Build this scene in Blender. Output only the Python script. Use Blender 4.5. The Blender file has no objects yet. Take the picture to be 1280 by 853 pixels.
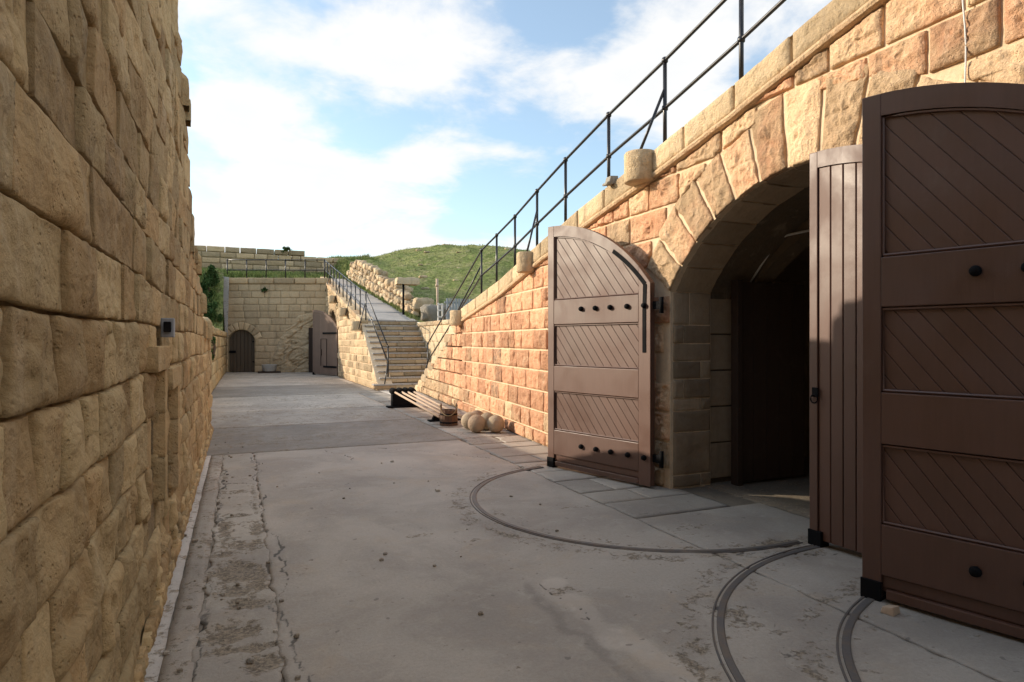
import bpy, math, random
import numpy as np
from mathutils import Vector, noise as mn
random.seed(7); rng = np.random.default_rng(7)
S = bpy.context.scene; COL = S.collection
PI = math.pi; R = math.radians

# ------------------------------------------------------------------ camera, world, sun
cd = bpy.data.cameras.new('camera'); cam = bpy.data.objects.new('camera', cd); COL.objects.link(cam)
cam.location = (0, 0, 1.65); cam.rotation_euler = (R(90), 0, R(-23.15))
cd.sensor_width = 36; cd.lens = 22.5; cd.clip_end = 3000; cd.clip_start = .02
S.camera = cam
SUN = Vector((1, -.7, -.45)).normalized()            # the way the light travels
EL = math.asin(-SUN.z); AZ = math.atan2(-SUN.x, -SUN.y)   # compass angle from +Y towards +X
sd = bpy.data.lights.new('sun', 'SUN'); sun = bpy.data.objects.new('sun', sd); COL.objects.link(sun)
sd.energy = 5.0; sd.angle = R(.5); sd.color = (1, .85, .67)
sun.rotation_euler = SUN.to_track_quat('-Z', 'Y').to_euler(); sun.location = (-30, 20, 30)
S.view_settings.view_transform = 'Standard'; S.view_settings.look = 'None'
S.view_settings.exposure = 0.0; S.view_settings.gamma = 1

class NT:
    """small node-tree helper"""
    def __init__(s, nt): s.t = nt; nt.nodes.clear()
    def n(s, ty, **k):
        nd = s.t.nodes.new(ty)
        for a, v in k.items():
            if a == 'i':
                for key, val in v.items():
                    if hasattr(val, 'is_linked') or isinstance(val, bpy.types.NodeSocket): s.t.links.new(val, nd.inputs[key])
                    else: nd.inputs[key].default_value = val
            else: setattr(nd, a, v)
        return nd
    def noise(s, vec, scale, detail=4, rough=.55, dist=0):
        return s.n('ShaderNodeTexNoise', i={'Vector': vec, 'Scale': scale, 'Detail': detail, 'Roughness': rough, 'Distortion': dist}).outputs['Fac']
    def math(s, op, a, b=0., c=0., clamp=False):
        m = s.n('ShaderNodeMath', operation=op, use_clamp=clamp, i={0: a, 1: b, 2: c}); return m.outputs[0]
    def ramp(s, f, a, b, lo=0., hi=1.):
        m = s.n('ShaderNodeMapRange', interpolation_type='SMOOTHSTEP', i={'Value': f, 'From Min': a, 'From Max': b, 'To Min': lo, 'To Max': hi}); return m.outputs[0]
    def mix(s, f, a, b, mode='MIX'):
        m = s.n('ShaderNodeMix', data_type='RGBA', blend_type=mode)
        for key, v in ((0, f), (6, a), (7, b)):
            if isinstance(v, bpy.types.NodeSocket): s.t.links.new(v, m.inputs[key])
            else: m.inputs[key].default_value = v if key == 0 else tuple(v) + ((1,) if len(v) == 3 else ())
        return m.outputs[2]

W = bpy.data.worlds.new('World'); S.world = W; W.use_nodes = True
w = NT(W.node_tree)
sky = w.n('ShaderNodeTexSky', sky_type='NISHITA', sun_disc=False, sun_elevation=EL, sun_rotation=AZ, air_density=1.0, dust_density=1.2, ozone_density=1.2, altitude=50)
geo = w.n('ShaderNodeTexCoord').outputs['Generated']
sep = w.n('ShaderNodeSeparateXYZ', i={0: geo})
zz = w.math('ADD', w.math('MAXIMUM', sep.outputs[2], 0.), .22)
cv = w.n('ShaderNodeCombineXYZ', i={0: w.math('DIVIDE', sep.outputs[0], zz), 1: w.math('DIVIDE', sep.outputs[1], zz), 2: 3.1})
mp = w.n('ShaderNodeMapping', i={'Vector': cv.outputs[0], 'Location': (9.27, -.69, 0)})
big = w.noise(mp.outputs[0], 1.15, 8, .50, .15)
fine = w.noise(mp.outputs[0], 3.6, 6, .6, .3)
dens = w.math('ADD', big, w.math('MULTIPLY', w.math('SUBTRACT', fine, .5), .30))
cl = w.ramp(dens, .455, .565)
skyc = w.mix(1., sky.outputs[0], (3.15, 3.4, 3.3), 'MULTIPLY')
core = w.ramp(dens, .50, .85)
ccol = w.mix(core, (12.4, 12.3, 12.1), (10.6, 10.9, 11.2))
mixc = w.mix(w.math('ADD', w.math('MULTIPLY', cl, .84), .13), skyc, ccol)
bg = w.n('ShaderNodeBackground', i={'Color': mixc, 'Strength': .085})
w.t.links.new(bg.outputs[0], w.n('ShaderNodeOutputWorld').inputs[0])

# ------------------------------------------------------------------ materials
def newmat(name):
    m = bpy.data.materials.new(name); m.use_nodes = True
    t = NT(m.node_tree); b = t.n('ShaderNodeBsdfPrincipled'); o = t.n('ShaderNodeOutputMaterial')
    t.t.links.new(b.outputs[0], o.inputs[0]); b.inputs['Specular IOR Level'].default_value = .3
    return m, t, b
def setin(t, b, key, v):
    if isinstance(v, bpy.types.NodeSocket): t.t.links.new(v, b.inputs[key])
    else: b.inputs[key].default_value = v if not isinstance(v, tuple) else tuple(v) + ((1,) if len(v) == 3 else ())
def pos(t): return t.n('ShaderNodeNewGeometry').outputs['Position']
def bump(t, b, h, strength, dist):
    n = t.n('ShaderNodeBump', i={'Height': h, 'Strength': strength, 'Distance': dist}); t.t.links.new(n.outputs[0], b.inputs['Normal'])
def tint(t):
    a = t.n('ShaderNodeAttribute', attribute_name='tint'); s = t.n('ShaderNodeSeparateColor', i={0: a.outputs['Color']})
    return s.outputs[0], s.outputs[1], s.outputs[2]

def stone_mat(name, c1, c2, c3, soot=(.13, .11, .085), bscale=34, bstr=.55, bdist=.012, pits=.5, soot_amt=.6):
    """weathered limestone: per-stone tone (tint.r), warmth (tint.g), black lichen (tint.b)"""
    m, t, b = newmat(name); p = pos(t); r, g, k = tint(t)
    n1 = t.noise(p, 2.3, 5, .6, .4); n2 = t.noise(p, 11, 6, .65); n3 = t.noise(p, 60, 4, .6)
    wv = t.math('ADD', g, t.math('MULTIPLY', t.math('SUBTRACT', n1, .5), 1.1))
    col = t.mix(t.ramp(wv, .25, .8), c1, c2)
    col = t.mix(t.math('MULTIPLY', t.ramp(n2, .5, .75), .55), col, c3)
    v = t.math('ADD', t.math('MULTIPLY', r, .62), t.math('MULTIPLY', n2, .55))
    v = t.math('ADD', v, t.math('MULTIPLY', n3, .18))
    val = t.ramp(v, .1, 1.15, .58, 1.34)
    hs = t.n('ShaderNodeHueSaturation', i={'Color': col, 'Value': val}); col = hs.outputs[0]
    sm = t.math('ADD', k, t.math('MULTIPLY', t.math('SUBTRACT', t.noise(p, 7, 7, .7, .6), .62), 1.3))
    ms = t.n('ShaderNodeMapping', i={'Vector': p, 'Scale': (2.6, 2.6, .45)}); stn = t.noise(ms.outputs[0], 1.6, 6, .65, .4)
    col = t.mix(t.math('MULTIPLY', t.ramp(stn, .52, .74), .42), col, (.20, .155, .105))
    col = t.mix(t.math('MULTIPLY', t.ramp(stn, .30, .44, 1., 0.), .25), col, (.70, .58, .42))
    col = t.mix(t.math('MULTIPLY', t.ramp(sm, .15, .75), soot_amt), col, soot)
    setin(t, b, 'Base Color', col); setin(t, b, 'Roughness', .92)
    b.inputs['Specular IOR Level'].default_value = .15
    vo = t.n('ShaderNodeTexVoronoi', feature='F1', i={'Vector': p, 'Scale': bscale * 1.4, 'Randomness': 1.})
    pit = t.ramp(vo.outputs['Distance'], .05, .32)
    pm = t.ramp(t.noise(p, 6, 3), .42, .62)
    h = t.math('ADD', t.noise(p, bscale * .55, 8, .66, 0), t.math('MULTIPLY', t.math('MULTIPLY', pit, pm), .32 * pits))
    bump(t, b, h, bstr, bdist * 3)
    return m
M = {}
M['left'] = stone_mat('ochre_limestone', (0.479, 0.357, 0.193), (0.445, 0.303, 0.152), (0.361, 0.274, 0.164), bscale=30, bstr=.8, bdist=.011, pits=1.2, soot_amt=.5)
M['right'] = stone_mat('orange_limestone', (.66, .465, .285), (.66, .345, .20), (.74, .545, .36), bscale=40, bstr=1., bdist=.011, pits=.9, soot_amt=.9)
M['cope'] = stone_mat('coping_limestone', (.58, .435, .27), (.56, .38, .225), (.42, .335, .23), bscale=34, bstr=.9, bdist=.010, pits=1., soot_amt=.8)
M['mortar'] = stone_mat('pale_mortar', (.74, .575, .39), (.72, .53, .34), (.62, .48, .32), bscale=50, bstr=.4, bdist=.006, soot_amt=.5)
M['leftjoint'] = stone_mat('earth_joint', (.36, .275, .165), (.30, .22, .13), (.25, .19, .12), bscale=40, bstr=.8, bdist=.02)
M['end'] = stone_mat('brown_limestone', (.55, .405, .25), (.52, .37, .215), (.46, .345, .215), bscale=20, bstr=.6, bdist=.015, soot_amt=.6)
M['rubble'] = stone_mat('rubble_limestone', (.55, .43, .28), (.52, .37, .23), (.38, .31, .22), bscale=20, bstr=.7, bdist=.015, soot_amt=.6)
M['greystone'] = stone_mat('grey_limestone', (.34, .31, .26), (.36, .32, .26), (.26, .24, .21), bscale=20, bstr=.6, bdist=.015)
M['step'] = stone_mat('step_limestone', (.50, .39, .25), (.48, .33, .19), (.40, .33, .24), bscale=24, bstr=.4, bdist=.008, soot_amt=.7)
M['ball'] = stone_mat('ball_limestone', (.38, .30, .21), (.38, .265, .185), (.28, .235, .18), bscale=46, bstr=1., bdist=.006, soot_amt=.4)
M['vault'] = stone_mat('vault_limestone', (.40, .30, .20), (.36, .26, .17), (.30, .25, .185), bscale=24, bstr=.5, bdist=.01)

def concrete(name, base, dark, brown, light):
    m, t, b = newmat(name); p = pos(t); r, g, k = tint(t)
    n1 = t.noise(p, .9, 6, .62, .5); n2 = t.noise(p, 5.5, 7, .68, .4); n3 = t.noise(p, 45, 5, .7); n4 = t.noise(p, 150, 4, .75)
    n5 = t.noise(p, 17, 7, .72, .3)
    col = t.mix(t.ramp(n1, .36, .64), base, dark)
    col = t.mix(t.math('MULTIPLY', t.ramp(n2, .5, .72), .55), col, light)
    col = t.mix(t.math('MULTIPLY', t.ramp(t.noise(p, 1.7, 5, .6, 1.), .52, .7), .4), col, brown)
    v = t.math('ADD', t.math('MULTIPLY', r, .8), t.math('ADD', t.math('MULTIPLY', n3, .5), t.math('MULTIPLY', n4, .5)))
    hs = t.n('ShaderNodeHueSaturation', i={'Color': col, 'Value': t.ramp(v, .3, 1.4, .66, 1.32)}); col = hs.outputs[0]
    st = t.ramp(t.math('ADD', g, t.math('ADD', t.math('MULTIPLY', t.math('SUBTRACT', n2, .5), 1.5), t.math('MULTIPLY', t.math('SUBTRACT', n5, .5), 2.2))), .36, .60)
    col = t.mix(t.math('MULTIPLY', st, .82), col, t.mix(t.ramp(n3, .36, .64), (.10, .078, .054), (.36, .29, .205)))
    ck = t.ramp(t.math('ADD', k, t.math('MULTIPLY', t.math('SUBTRACT', n3, .5), .6)), .45, .72)
    col = t.mix(t.math('MULTIPLY', ck, .8), col, (.055, .048, .04))
    spots = t.ramp(t.noise(p, 13, 2, .5), .69, .73)
    col = t.mix(t.math('MULTIPLY', spots, .45), col, (.09, .08, .07))
    setin(t, b, 'Base Color', col); setin(t, b, 'Roughness', t.ramp(n2, .3, .7, .62, .88))
    h = t.math('ADD', t.math('MULTIPLY', n3, .6), t.math('ADD', n2, t.math('MULTIPLY', st, t.math('SUBTRACT', n3, .9))))
    bump(t, b, h, .55, .012)
    return m
M['inner'] = stone_mat('shade_dark_limestone', (.17, .13, .09), (.15, .11, .075), (.13, .105, .08), bscale=24, bstr=.5, bdist=.01)  # vault stone darkened: the chamber's shade is put into its colour
M['concrete'] = concrete('worn_concrete', (0.440, 0.390, 0.331), (0.340, 0.298, 0.254), (0.432, 0.342, 0.248), (0.506, 0.456, 0.396))
M['paleconc'] = concrete('pale_concrete', (0.465, 0.431, 0.392), (0.382, 0.355, 0.326), (0.432, 0.368, 0.304), (0.515, 0.486, 0.452))
M['flag'] = concrete('flagstone', (0.432, 0.384, 0.322), (0.340, 0.300, 0.257), (0.423, 0.342, 0.257), (0.481, 0.444, 0.387))
M['patched'] = concrete('broken_concrete', (0.432, 0.389, 0.331), (0.340, 0.300, 0.257), (0.415, 0.334, 0.248), (0.498, 0.456, 0.400))
M['dirt_and_shade'] = concrete('joint_dirt_and_passage_shade', (.22, .185, .14), (.15, .125, .10), (.2, .16, .11), (.28, .23, .18))

def paint(name, c, rough=.42, spec=.5, scale=1., wood=True):
    m, t, b = newmat(name)
    oc = t.n('ShaderNodeTexCoord').outputs['Object']; p = pos(t)
    mpn = t.n('ShaderNodeMapping', i={'Vector': oc, 'Scale': (22, 22, 1.5)})
    g = t.noise(mpn.outputs[0], 2., 5, .6); d = t.noise(p, 2.2, 5, .6, .3); f = t.noise(p, 90, 3)
    rnd = t.n('ShaderNodeObjectInfo').outputs['Random']
    v = t.math('ADD', t.math('MULTIPLY', g, .5), t.math('ADD', t.math('MULTIPLY', d, .5), t.math('MULTIPLY', rnd, .22)))
    hs = t.n('ShaderNodeHueSaturation', i={'Color': tuple(c) + (1,), 'Value': t.ramp(v, .25, .95, .84, 1.18)})
    dust = t.math('MULTIPLY', t.ramp(t.noise(p, 4.5, 6, .7), .55, .8), .14)
    col = t.mix(dust, hs.outputs[0], (.24, .19, .15))
    setin(t, b, 'Base Color', col); setin(t, b, 'Roughness', t.ramp(d, .3, .7, rough - .06, rough + .16))
    b.inputs['Specular IOR Level'].default_value = spec
    bump(t, b, t.math('ADD', t.math('MULTIPLY', g, .6), t.math('MULTIPLY', f, .25)), .22, .006)
    return m
M['brown'] = paint('brown_paint', (0.110, 0.051, 0.033), .47, .75)
M['greybrown'] = paint('faded_brown_paint', (.22, .152, .115), .7, .2)
M['oldwood'] = paint('old_grey_wood', (.115, .085, .06), .8, .2)
M['darkwood'] = paint('dark_brown_wood', (.05, .032, .024), .6, .3)
M['iron'] = paint('black_iron', (.008, .008, .009), .8, .12)
M['railiron'] = paint('railing_paint', (.014, .013, .015), .3, .5)
M['pole'] = paint('bare_pole_wood', (.50, .36, .25), .55, .4)
M['leather'] = paint('bucket_wood', (.12, .058, .032), .5, .4)
M['rope'] = paint('rope_fibre', (.30, .22, .13), .9, .1)
M['white'] = paint('white_paint', (.72, .70, .66), .5)
M['grey'] = paint('grey_paint', (.30, .31, .33), .5)
M['tub'] = paint('zinc_tub', (.42, .41, .39), .45, .5)
M['bristle'] = paint('black_bristle', (.012, .011, .01), .95, .1)

def rail_mat():
    m, t, b = newmat('worn_track_iron'); p = pos(t)
    n = t.noise(p, 9, 6, .65); f = t.noise(p, 80, 4)
    setin(t, b, 'Base Color', t.mix(t.ramp(n, .4, .65), (.16, .15, .145), (.20, .165, .135)))
    setin(t, b, 'Roughness', .55); b.inputs['Metallic'].default_value = .35
    bump(t, b, f, .4, .006); return m
M['track'] = rail_mat()
def grass_mat(name, a, b_, c, sc=1.):
    m, t, b = newmat(name); p = pos(t)
    n = t.noise(p, .55 * sc, 6, .65, .5); n2 = t.noise(p, 5 * sc, 6, .7); n3 = t.noise(p, 1.6 * sc, 5, .6)
    col = t.mix(t.ramp(n, .4, .62), a, b_); col = t.mix(t.math('MULTIPLY', t.ramp(n3, .5, .7), .8), col, c)
    hs = t.n('ShaderNodeHueSaturation', i={'Color': col, 'Value': t.ramp(n2, .3, .72, .55, 1.4)})
    setin(t, b, 'Base Color', hs.outputs[0]); setin(t, b, 'Roughness', .95); b.inputs['Specular IOR Level'].default_value = .1
    bump(t, b, t.math('ADD', n2, n3), .8, .25); return m
M['grass'] = grass_mat('hill_grass', (0.203, 0.244, 0.078), (0.281, 0.294, 0.113), (0.359, 0.328, 0.172))
M['blade'] = grass_mat('grass_blades', (0.211, 0.277, 0.082), (0.296, 0.328, 0.117), (0.390, 0.361, 0.187))
M['leaf'] = grass_mat('shrub_leaves', (.06, .115, .036), (.10, .17, .05), (.14, .19, .066), 2.)
M['stem'] = paint('stem_bark', (.12, .085, .055), .9, .1)

# ------------------------------------------------------------------ mesh helpers
def put(name, V, F, mat, parent=None, tintc=None, smooth=False, kind=None, bevel=0, center=True):
    V = np.asarray(V, float)
    me = bpy.data.meshes.new(name)
    c = np.zeros(3)
    if center and parent is None or (center and parent is not None and smooth is not None and len(V) < 4000):
        c = (V.max(0) + V.min(0)) / 2
    me.from_pydata((V - c).tolist(), [], F)
    if tintc is not None:
        at = me.attributes.new('tint', 'FLOAT_COLOR', 'POINT')
        tc = np.asarray(tintc, np.float32)
        if tc.ndim == 1: tc = np.tile(tc, (len(V), 1))
        at.data.foreach_set('color', np.c_[tc[:, :3], np.ones(len(V), np.float32)].astype(np.float32).ravel())
    if smooth: me.polygons.foreach_set('use_smooth', [True] * len(me.polygons))
    me.materials.append(M[mat] if isinstance(mat, str) else mat)
    o = bpy.data.objects.new(name, me); COL.objects.link(o); o.location = c
    if parent is not None: o.parent = parent
    if kind: o['kind'] = kind
    if bevel:
        b = o.modifiers.new('bevel', 'BEVEL'); b.width = bevel; b.segments = 2; b.limit_method = 'ANGLE'; b.angle_limit = R(40)
    return o
def tag(o, label, cat, group=None):
    o['label'] = label; o['category'] = cat
    if group: o['group'] = group
    return o
def empty(name, loc=(0, 0, 0), rz=0, label=None, cat=None, group=None):
    o = bpy.data.objects.new(name, None); COL.objects.link(o); o.location = loc; o.rotation_euler = (0, 0, rz)
    o.empty_display_size = .2
    if label: tag(o, label, cat, group)
    return o
class Acc:
    def __init__(s): s.V = []; s.F = []; s.T = []
    def add(s, V, F, t=(.5, .3, 0)):
        n = len(s.V); s.V.extend(map(tuple, V)); s.F.extend([tuple(i + n for i in f) for f in F]); s.T.extend([t] * len(V))
    def box(s, x0, x1, y0, y1, z0, z1, t=(.5, .3, 0)):
        V = [(x0, y0, z0), (x1, y0, z0), (x1, y1, z0), (x0, y1, z0), (x0, y0, z1), (x1, y0, z1), (x1, y1, z1), (x0, y1, z1)]
        s.add(V, [(0, 3, 2, 1), (4, 5, 6, 7), (0, 1, 5, 4), (1, 2, 6, 5), (2, 3, 7, 6), (3, 0, 4, 7)], t)
    def tube(s, pts, r, n=8, cap=True):
        pts = [Vector(p) for p in pts]; V = []; F = []
        rr = r if isinstance(r, (list, tuple)) else [r] * len(pts)
        for i, p in enumerate(pts):
            d = (pts[min(i + 1, len(pts) - 1)] - pts[max(i - 1, 0)]).normalized()
            u = d.cross(Vector((0, 0, 1))) if abs(d.z) < .95 else d.cross(Vector((1, 0, 0))); u.normalize(); v = d.cross(u).normalized()
            for k in range(n):
                a = 2 * PI * k / n; V.append(tuple(p + rr[i] * (math.cos(a) * u + math.sin(a) * v)))
        for i in range(len(pts) - 1):
            for k in range(n):
                F.append((i * n + k, i * n + (k + 1) % n, (i + 1) * n + (k + 1) % n, (i + 1) * n + k))
        if cap: F.append(tuple(range(n))[::-1]); F.append(tuple((len(pts) - 1) * n + k for k in range(n)))
        s.add(V, F)
    def lathe(s, prof, n=24, c=(0, 0, 0), ax='z'):
        V = []; F = []
        for r_, z in prof:
            for k in range(n):
                a = 2 * PI * k / n
                q = (r_ * math.cos(a), r_ * math.sin(a), z)
                if ax == 'y': q = (q[0], q[2], q[1])
                if ax == 'x': q = (q[2], q[0], q[1])
                V.append((q[0] + c[0], q[1] + c[1], q[2] + c[2]))
        m = len(prof)
        for i in range(m - 1):
            for k in range(n): F.append((i * n + k, i * n + (k + 1) % n, (i + 1) * n + (k + 1) % n, (i + 1) * n + k))
        F.append(tuple(range(n))[::-1]); F.append(tuple((m - 1) * n + k for k in range(n)))
        s.add(V, F)
    def prism(s, poly, y0, y1, t=(.5, .3, 0)):
        """polygon in (x, z) extruded along y"""
        n = len(poly); V = [(a, y0, b) for a, b in poly] + [(a, y1, b) for a, b in poly]
        F = [tuple(range(n)), tuple(range(2 * n - 1, n - 1, -1))] + [(i, i + n, (i + 1) % n + n, (i + 1) % n) for i in range(n)]
        s.add(V, F, t)
    def out(s, name, mat, parent=None, smooth=False, kind=None, bevel=0, center=True):
        return put(name, s.V, s.F, mat, parent, np.array(s.T), smooth, kind, bevel, center)

def clip(poly, nx, nz, c):
    """keep the side nx*x+nz*z <= c of a convex polygon"""
    out = []
    for i in range(len(poly)):
        p, q = poly[i], poly[(i + 1) % len(poly)]
        a = nx * p[0] + nz * p[1] - c; b = nx * q[0] + nz * q[1] - c
        if a <= 0: out.append(p)
        if a * b < 0:
            f = a / (a - b); out.append((p[0] + f * (q[0] - p[0]), p[1] + f * (q[1] - p[1])))
    return out
def area(p): return sum(p[i][0] * p[(i + 1) % len(p)][1] - p[(i + 1) % len(p)][0] * p[i][1] for i in range(len(p))) / 2
def fbm(x, y, z, o=4):
    return mn.fractal((x, y, z), .9, 2.1, o)          # about -1..1

def stone(poly, fmap, proud=.03, amp=.02, freq=5., gap=.012, jit=.012, n=28, rings=6, pillow=.5, style='rock', seed=0., back=-.05, flat=0., rim=.45):
    """a dressed or eroded stone block over a convex outline; fmap(a, b, d) -> world point"""
    A = area(poly)
    if A < 0: poly = poly[::-1]
    m = len(poly); cx = sum(p[0] for p in poly) / m; cz = sum(p[1] for p in poly) / m
    L = [math.dist(poly[i], poly[(i + 1) % m]) for i in range(m)]; per = sum(L)
    wmin = 2 * abs(A) / per
    B = []
    for i in range(m):
        k = max(1, round(n * L[i] / per)); p, q = poly[i], poly[(i + 1) % m]
        ex, ez = (q[0] - p[0]) / L[i], (q[1] - p[1]) / L[i]
        for j in range(k):
            f = j / k; B.append((p[0] + (q[0] - p[0]) * f, p[1] + (q[1] - p[1]) * f))
    sc = max(.3, 1 - gap / max(wmin * .5, 1e-3)) if False else None
    n = len(B); V = []; F = []
    # shrink outline by the joint gap, jittered
    B2 = []
    for (a, b) in B:
        dx, dz = cx - a, cz - b; d = math.hypot(dx, dz) + 1e-6
        g = gap + jit * (.5 + .5 * mn.noise((a * 13 + seed, b * 13, seed)))
        # move inward along each axis so long stones keep an even joint
        B2.append((a + math.copysign(min(g, abs(dx)), dx) * (1 if abs(dx) > g * .5 else 0), b + math.copysign(min(g, abs(dz)), dz) * (1 if abs(dz) > g * .5 else 0)))
    rs = [1.0, 1.0, .955, .86] + [.86 * (1 - (i + 1) / rings) for i in range(rings - 1)]
    for ri, s in enumerate(rs):
        for (a, b) in B2:
            x = cx + (a - cx) * s; z = cz + (b - cz) * s
            if ri == 0: d = back
            else:
                edge = 1 - s ** 7
                base = proud * ((1 - pillow) + pillow * edge) if ri > 1 else proud * (1 - pillow) * rim
                nz = fbm(x * freq + seed, z * freq, seed * 1.7, 4)
                if style == 'rock':
                    v = mn.voronoi((x * freq * 1.5 + seed, z * freq * 1.5, seed))[0]
                    nz = .5 * nz + .9 * (v[1] - v[0] - .28) + .45 * mn.noise((x * freq * 5, z * freq * 5, seed)) + .8 * (mn.cell_vector((x * freq * 1.2 + seed, z * freq * 1.2, seed))[0] - .5)
                elif style == 'pit':
                    v = mn.voronoi((x * freq * 3 + seed, z * freq * 3, seed))[0]
                    nz = nz * .8 - .9 * max(0., .42 - v[0]) / .42 * (.5 + .5 * mn.noise((x * 5, z * 5, seed)))
                d = base + amp * nz * (.25 + .75 * edge) * (1 if ri > 1 else .35)
                d += flat * (x - cx)
                d = max(d, back + .01)
            V.append(fmap(x, z, d))
    NR = len(rs)
    zc = proud + amp * fbm(cx * freq + seed, cz * freq, seed * 1.7, 4) * .6
    V.append(fmap(cx, cz, zc))
    for r_ in range(NR - 1):
        for k in range(n):
            F.append((r_ * n + k, r_ * n + (k + 1) % n, (r_ + 1) * n + (k + 1) % n, (r_ + 1) * n + k))
    c = len(V) - 1
    for k in range(n): F.append(((NR - 1) * n + k, (NR - 1) * n + (k + 1) % n, c))
    return V, F
def rtint(soot=0.): return (random.random(), random.random() * .9, max(0., soot + random.gauss(-.05, .07)))
def courses(z0, z1, h, jit):
    out = [z0]
    while out[-1] < z1 - h * .45: out.append(out[-1] + h * random.uniform(1 - jit, 1 + jit))
    return out
def splits(a0, a1, l0, l1):
    out = [a0]
    while out[-1] < a1 - l0 * .6: out.append(out[-1] + random.uniform(l0, l1))
    out[-1] = a1
    return out
def place_stones(parent, cells, fmap, mat, name='stone_block', limit=290, dist=None, stuffname='stone_blocks', near=None):
    """cells: list of (poly, kwargs, tint). The ones that show largest become single parts, the rest one joined part."""
    if dist: cells.sort(key=dist)
    acc = Acc()
    for i, (poly, kw, tc) in enumerate(cells):
        if len(poly) < 3 or abs(area(poly)) < .004: continue
        V, F = stone(poly, fmap, **kw)
        if i < limit: put(name, V, F, mat, parent, tc, True)
        else: acc.add(V, F, tc)
    if acc.V: acc.out(stuffname, mat, parent, True, 'stuff')

# value noise for numpy grids
def vnoise(x, y, seed=0):
    xi = np.floor(x).astype(np.int64); yi = np.floor(y).astype(np.int64); xf = x - xi; yf = y - yi
    def h(a, b):
        q = (a * 374761393 + b * 668265263 + seed * 144664) & 0x7fffffff
        q = ((q ^ (q >> 13)) * 1274126177) & 0x7fffffff
        return ((q ^ (q >> 16)) & 0xffff) / 65535.
    u = xf * xf * (3 - 2 * xf); v = yf * yf * (3 - 2 * yf)
    return (h(xi, yi) * (1 - u) + h(xi + 1, yi) * u) * (1 - v) + (h(xi, yi + 1) * (1 - u) + h(xi + 1, yi + 1) * u) * v
def nfbm(x, y, seed=0, o=4):
    s = 0; a = .5; t = 0
    for i in range(o): s = s + a * vnoise(x * 2 ** i, y * 2 ** i, seed + i); t += a; a *= .55
    return s / t
def sstep(x, a, b):
    t = np.clip((x - a) / (b - a), 0, 1); return t * t * (3 - 2 * t)

# ------------------------------------------------------------------ plan of the place
def wx(Y): return 4.44 + .088 * max(0., Y - 9)          # face of the arched wall
ZT = [(-6, 6.45), (-4, 6.0), (1, 5.0), (3.73, 4.40), (4.86, 4.12), (6.15, 3.84), (7.72, 3.54), (8.82, 3.28), (11.4, 2.82), (14.5, 2.42), (15, 2.35)]
def zt(Y): return float(np.interp(Y, [p[0] for p in ZT], [p[1] for p in ZT]))
ARC_R = 2.217; ARC_Y = 4.04; ARC_Z = 3.18 - ARC_R; HALF = 1.84; SPR = 2.2
def arch_z(y, yc=ARC_Y): return ARC_Z + math.sqrt(max(0., ARC_R ** 2 - (y - yc) ** 2))
STEP0 = 21.4; RISE = .205; TREAD = .30; NST = 12
def ramp_z(Y): return 2.46 + (5.13 - 2.46) * max(0., Y - 24.7) / 12.3
def ramp_right(Y): return 6.47 - .75 * (Y - 24.7) / 11.3

# ------------------------------------------------------------------ ground and terrain
def hill_dome(X, Y):
    sx = np.where(X < 19, 6.3, 40.)
    g = np.exp(-((X - 19) ** 2) / (2 * sx ** 2) - np.where(Y < 57, (Y - 57) ** 2 / (2 * 12.5 ** 2), (Y - 57) ** 2 / (2 * 30. ** 2)))
    return 6.7 * (1 - np.exp(-2.2 * g)) / .889
def back_base(Y): return np.interp(Y, [37, 44, 60], [4.95, 5.9, 6.2])
def hill_h(X, Y):
    base = np.interp(Y, [-6, 1, 6, 9, 14.5, 24.5, 26, 37], [6.2, 4.8, 3.75, 3.15, 2.3, 2.30, 2.6, 4.95])
    base = np.where(Y > 37, back_base(Y), base)
    near = np.exp(-np.maximum(0, X - 6.5) / 6.)
    base = base * near + (1 - near) * np.minimum(base, 2.6)
    return np.maximum(base, 0) + hill_dome(X, Y) + (nfbm(X * .5, Y * .5, 5, 5) - .5) * np.where(Y > 26, .8, .12) * sstep(X, 6.6, 8.5)
def gridsheet(name, X, Y, Zf, mat, kind='structure', smooth=True, parent=None, tintf=None):
    nx, ny = X.shape; Z = Zf(X, Y)
    V = np.c_[X.ravel(), Y.ravel(), Z.ravel()]
    idx = np.arange(nx * ny).reshape(nx, ny)
    F = np.stack([idx[:-1, :-1], idx[1:, :-1], idx[1:, 1:], idx[:-1, 1:]], -1).reshape(-1, 4).tolist()
    t = np.tile([.5, 0, 0], (len(V), 1)) if tintf is None else tintf(X, Y)
    return put(name, V, F, mat, parent, t, smooth, kind, center=False)
def mesh_xy(x0, x1, y0, y1, dx, dy):
    a = np.linspace(x0, x1, max(2, int(round((x1 - x0) / dx)) + 1)); b = np.linspace(y0, y1, max(2, int(round((y1 - y0) / dy)) + 1))
    return np.meshgrid(a, b, indexing='ij')

gx, gy = mesh_xy(-600, 600, -300, 900, 60, 60)
gridsheet('ground', gx, gy, lambda x, y: x * 0 - .12, 'grass')
hx, hy = mesh_xy(6.47, 60, -6, 110, .45, .45)
gridsheet('hill', hx, hy, hill_h, 'grass')
# terreplein behind the coping
tx = np.array([[wx(y) + .42 for y in np.linspace(-6, 14.6, 60)], [6.46] * 60]); ty = np.array([np.linspace(-6, 14.6, 60)] * 2)
gridsheet('terrace_ground', tx, ty, lambda x, y: np.vectorize(zt)(y) - .12, 'flag')
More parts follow.
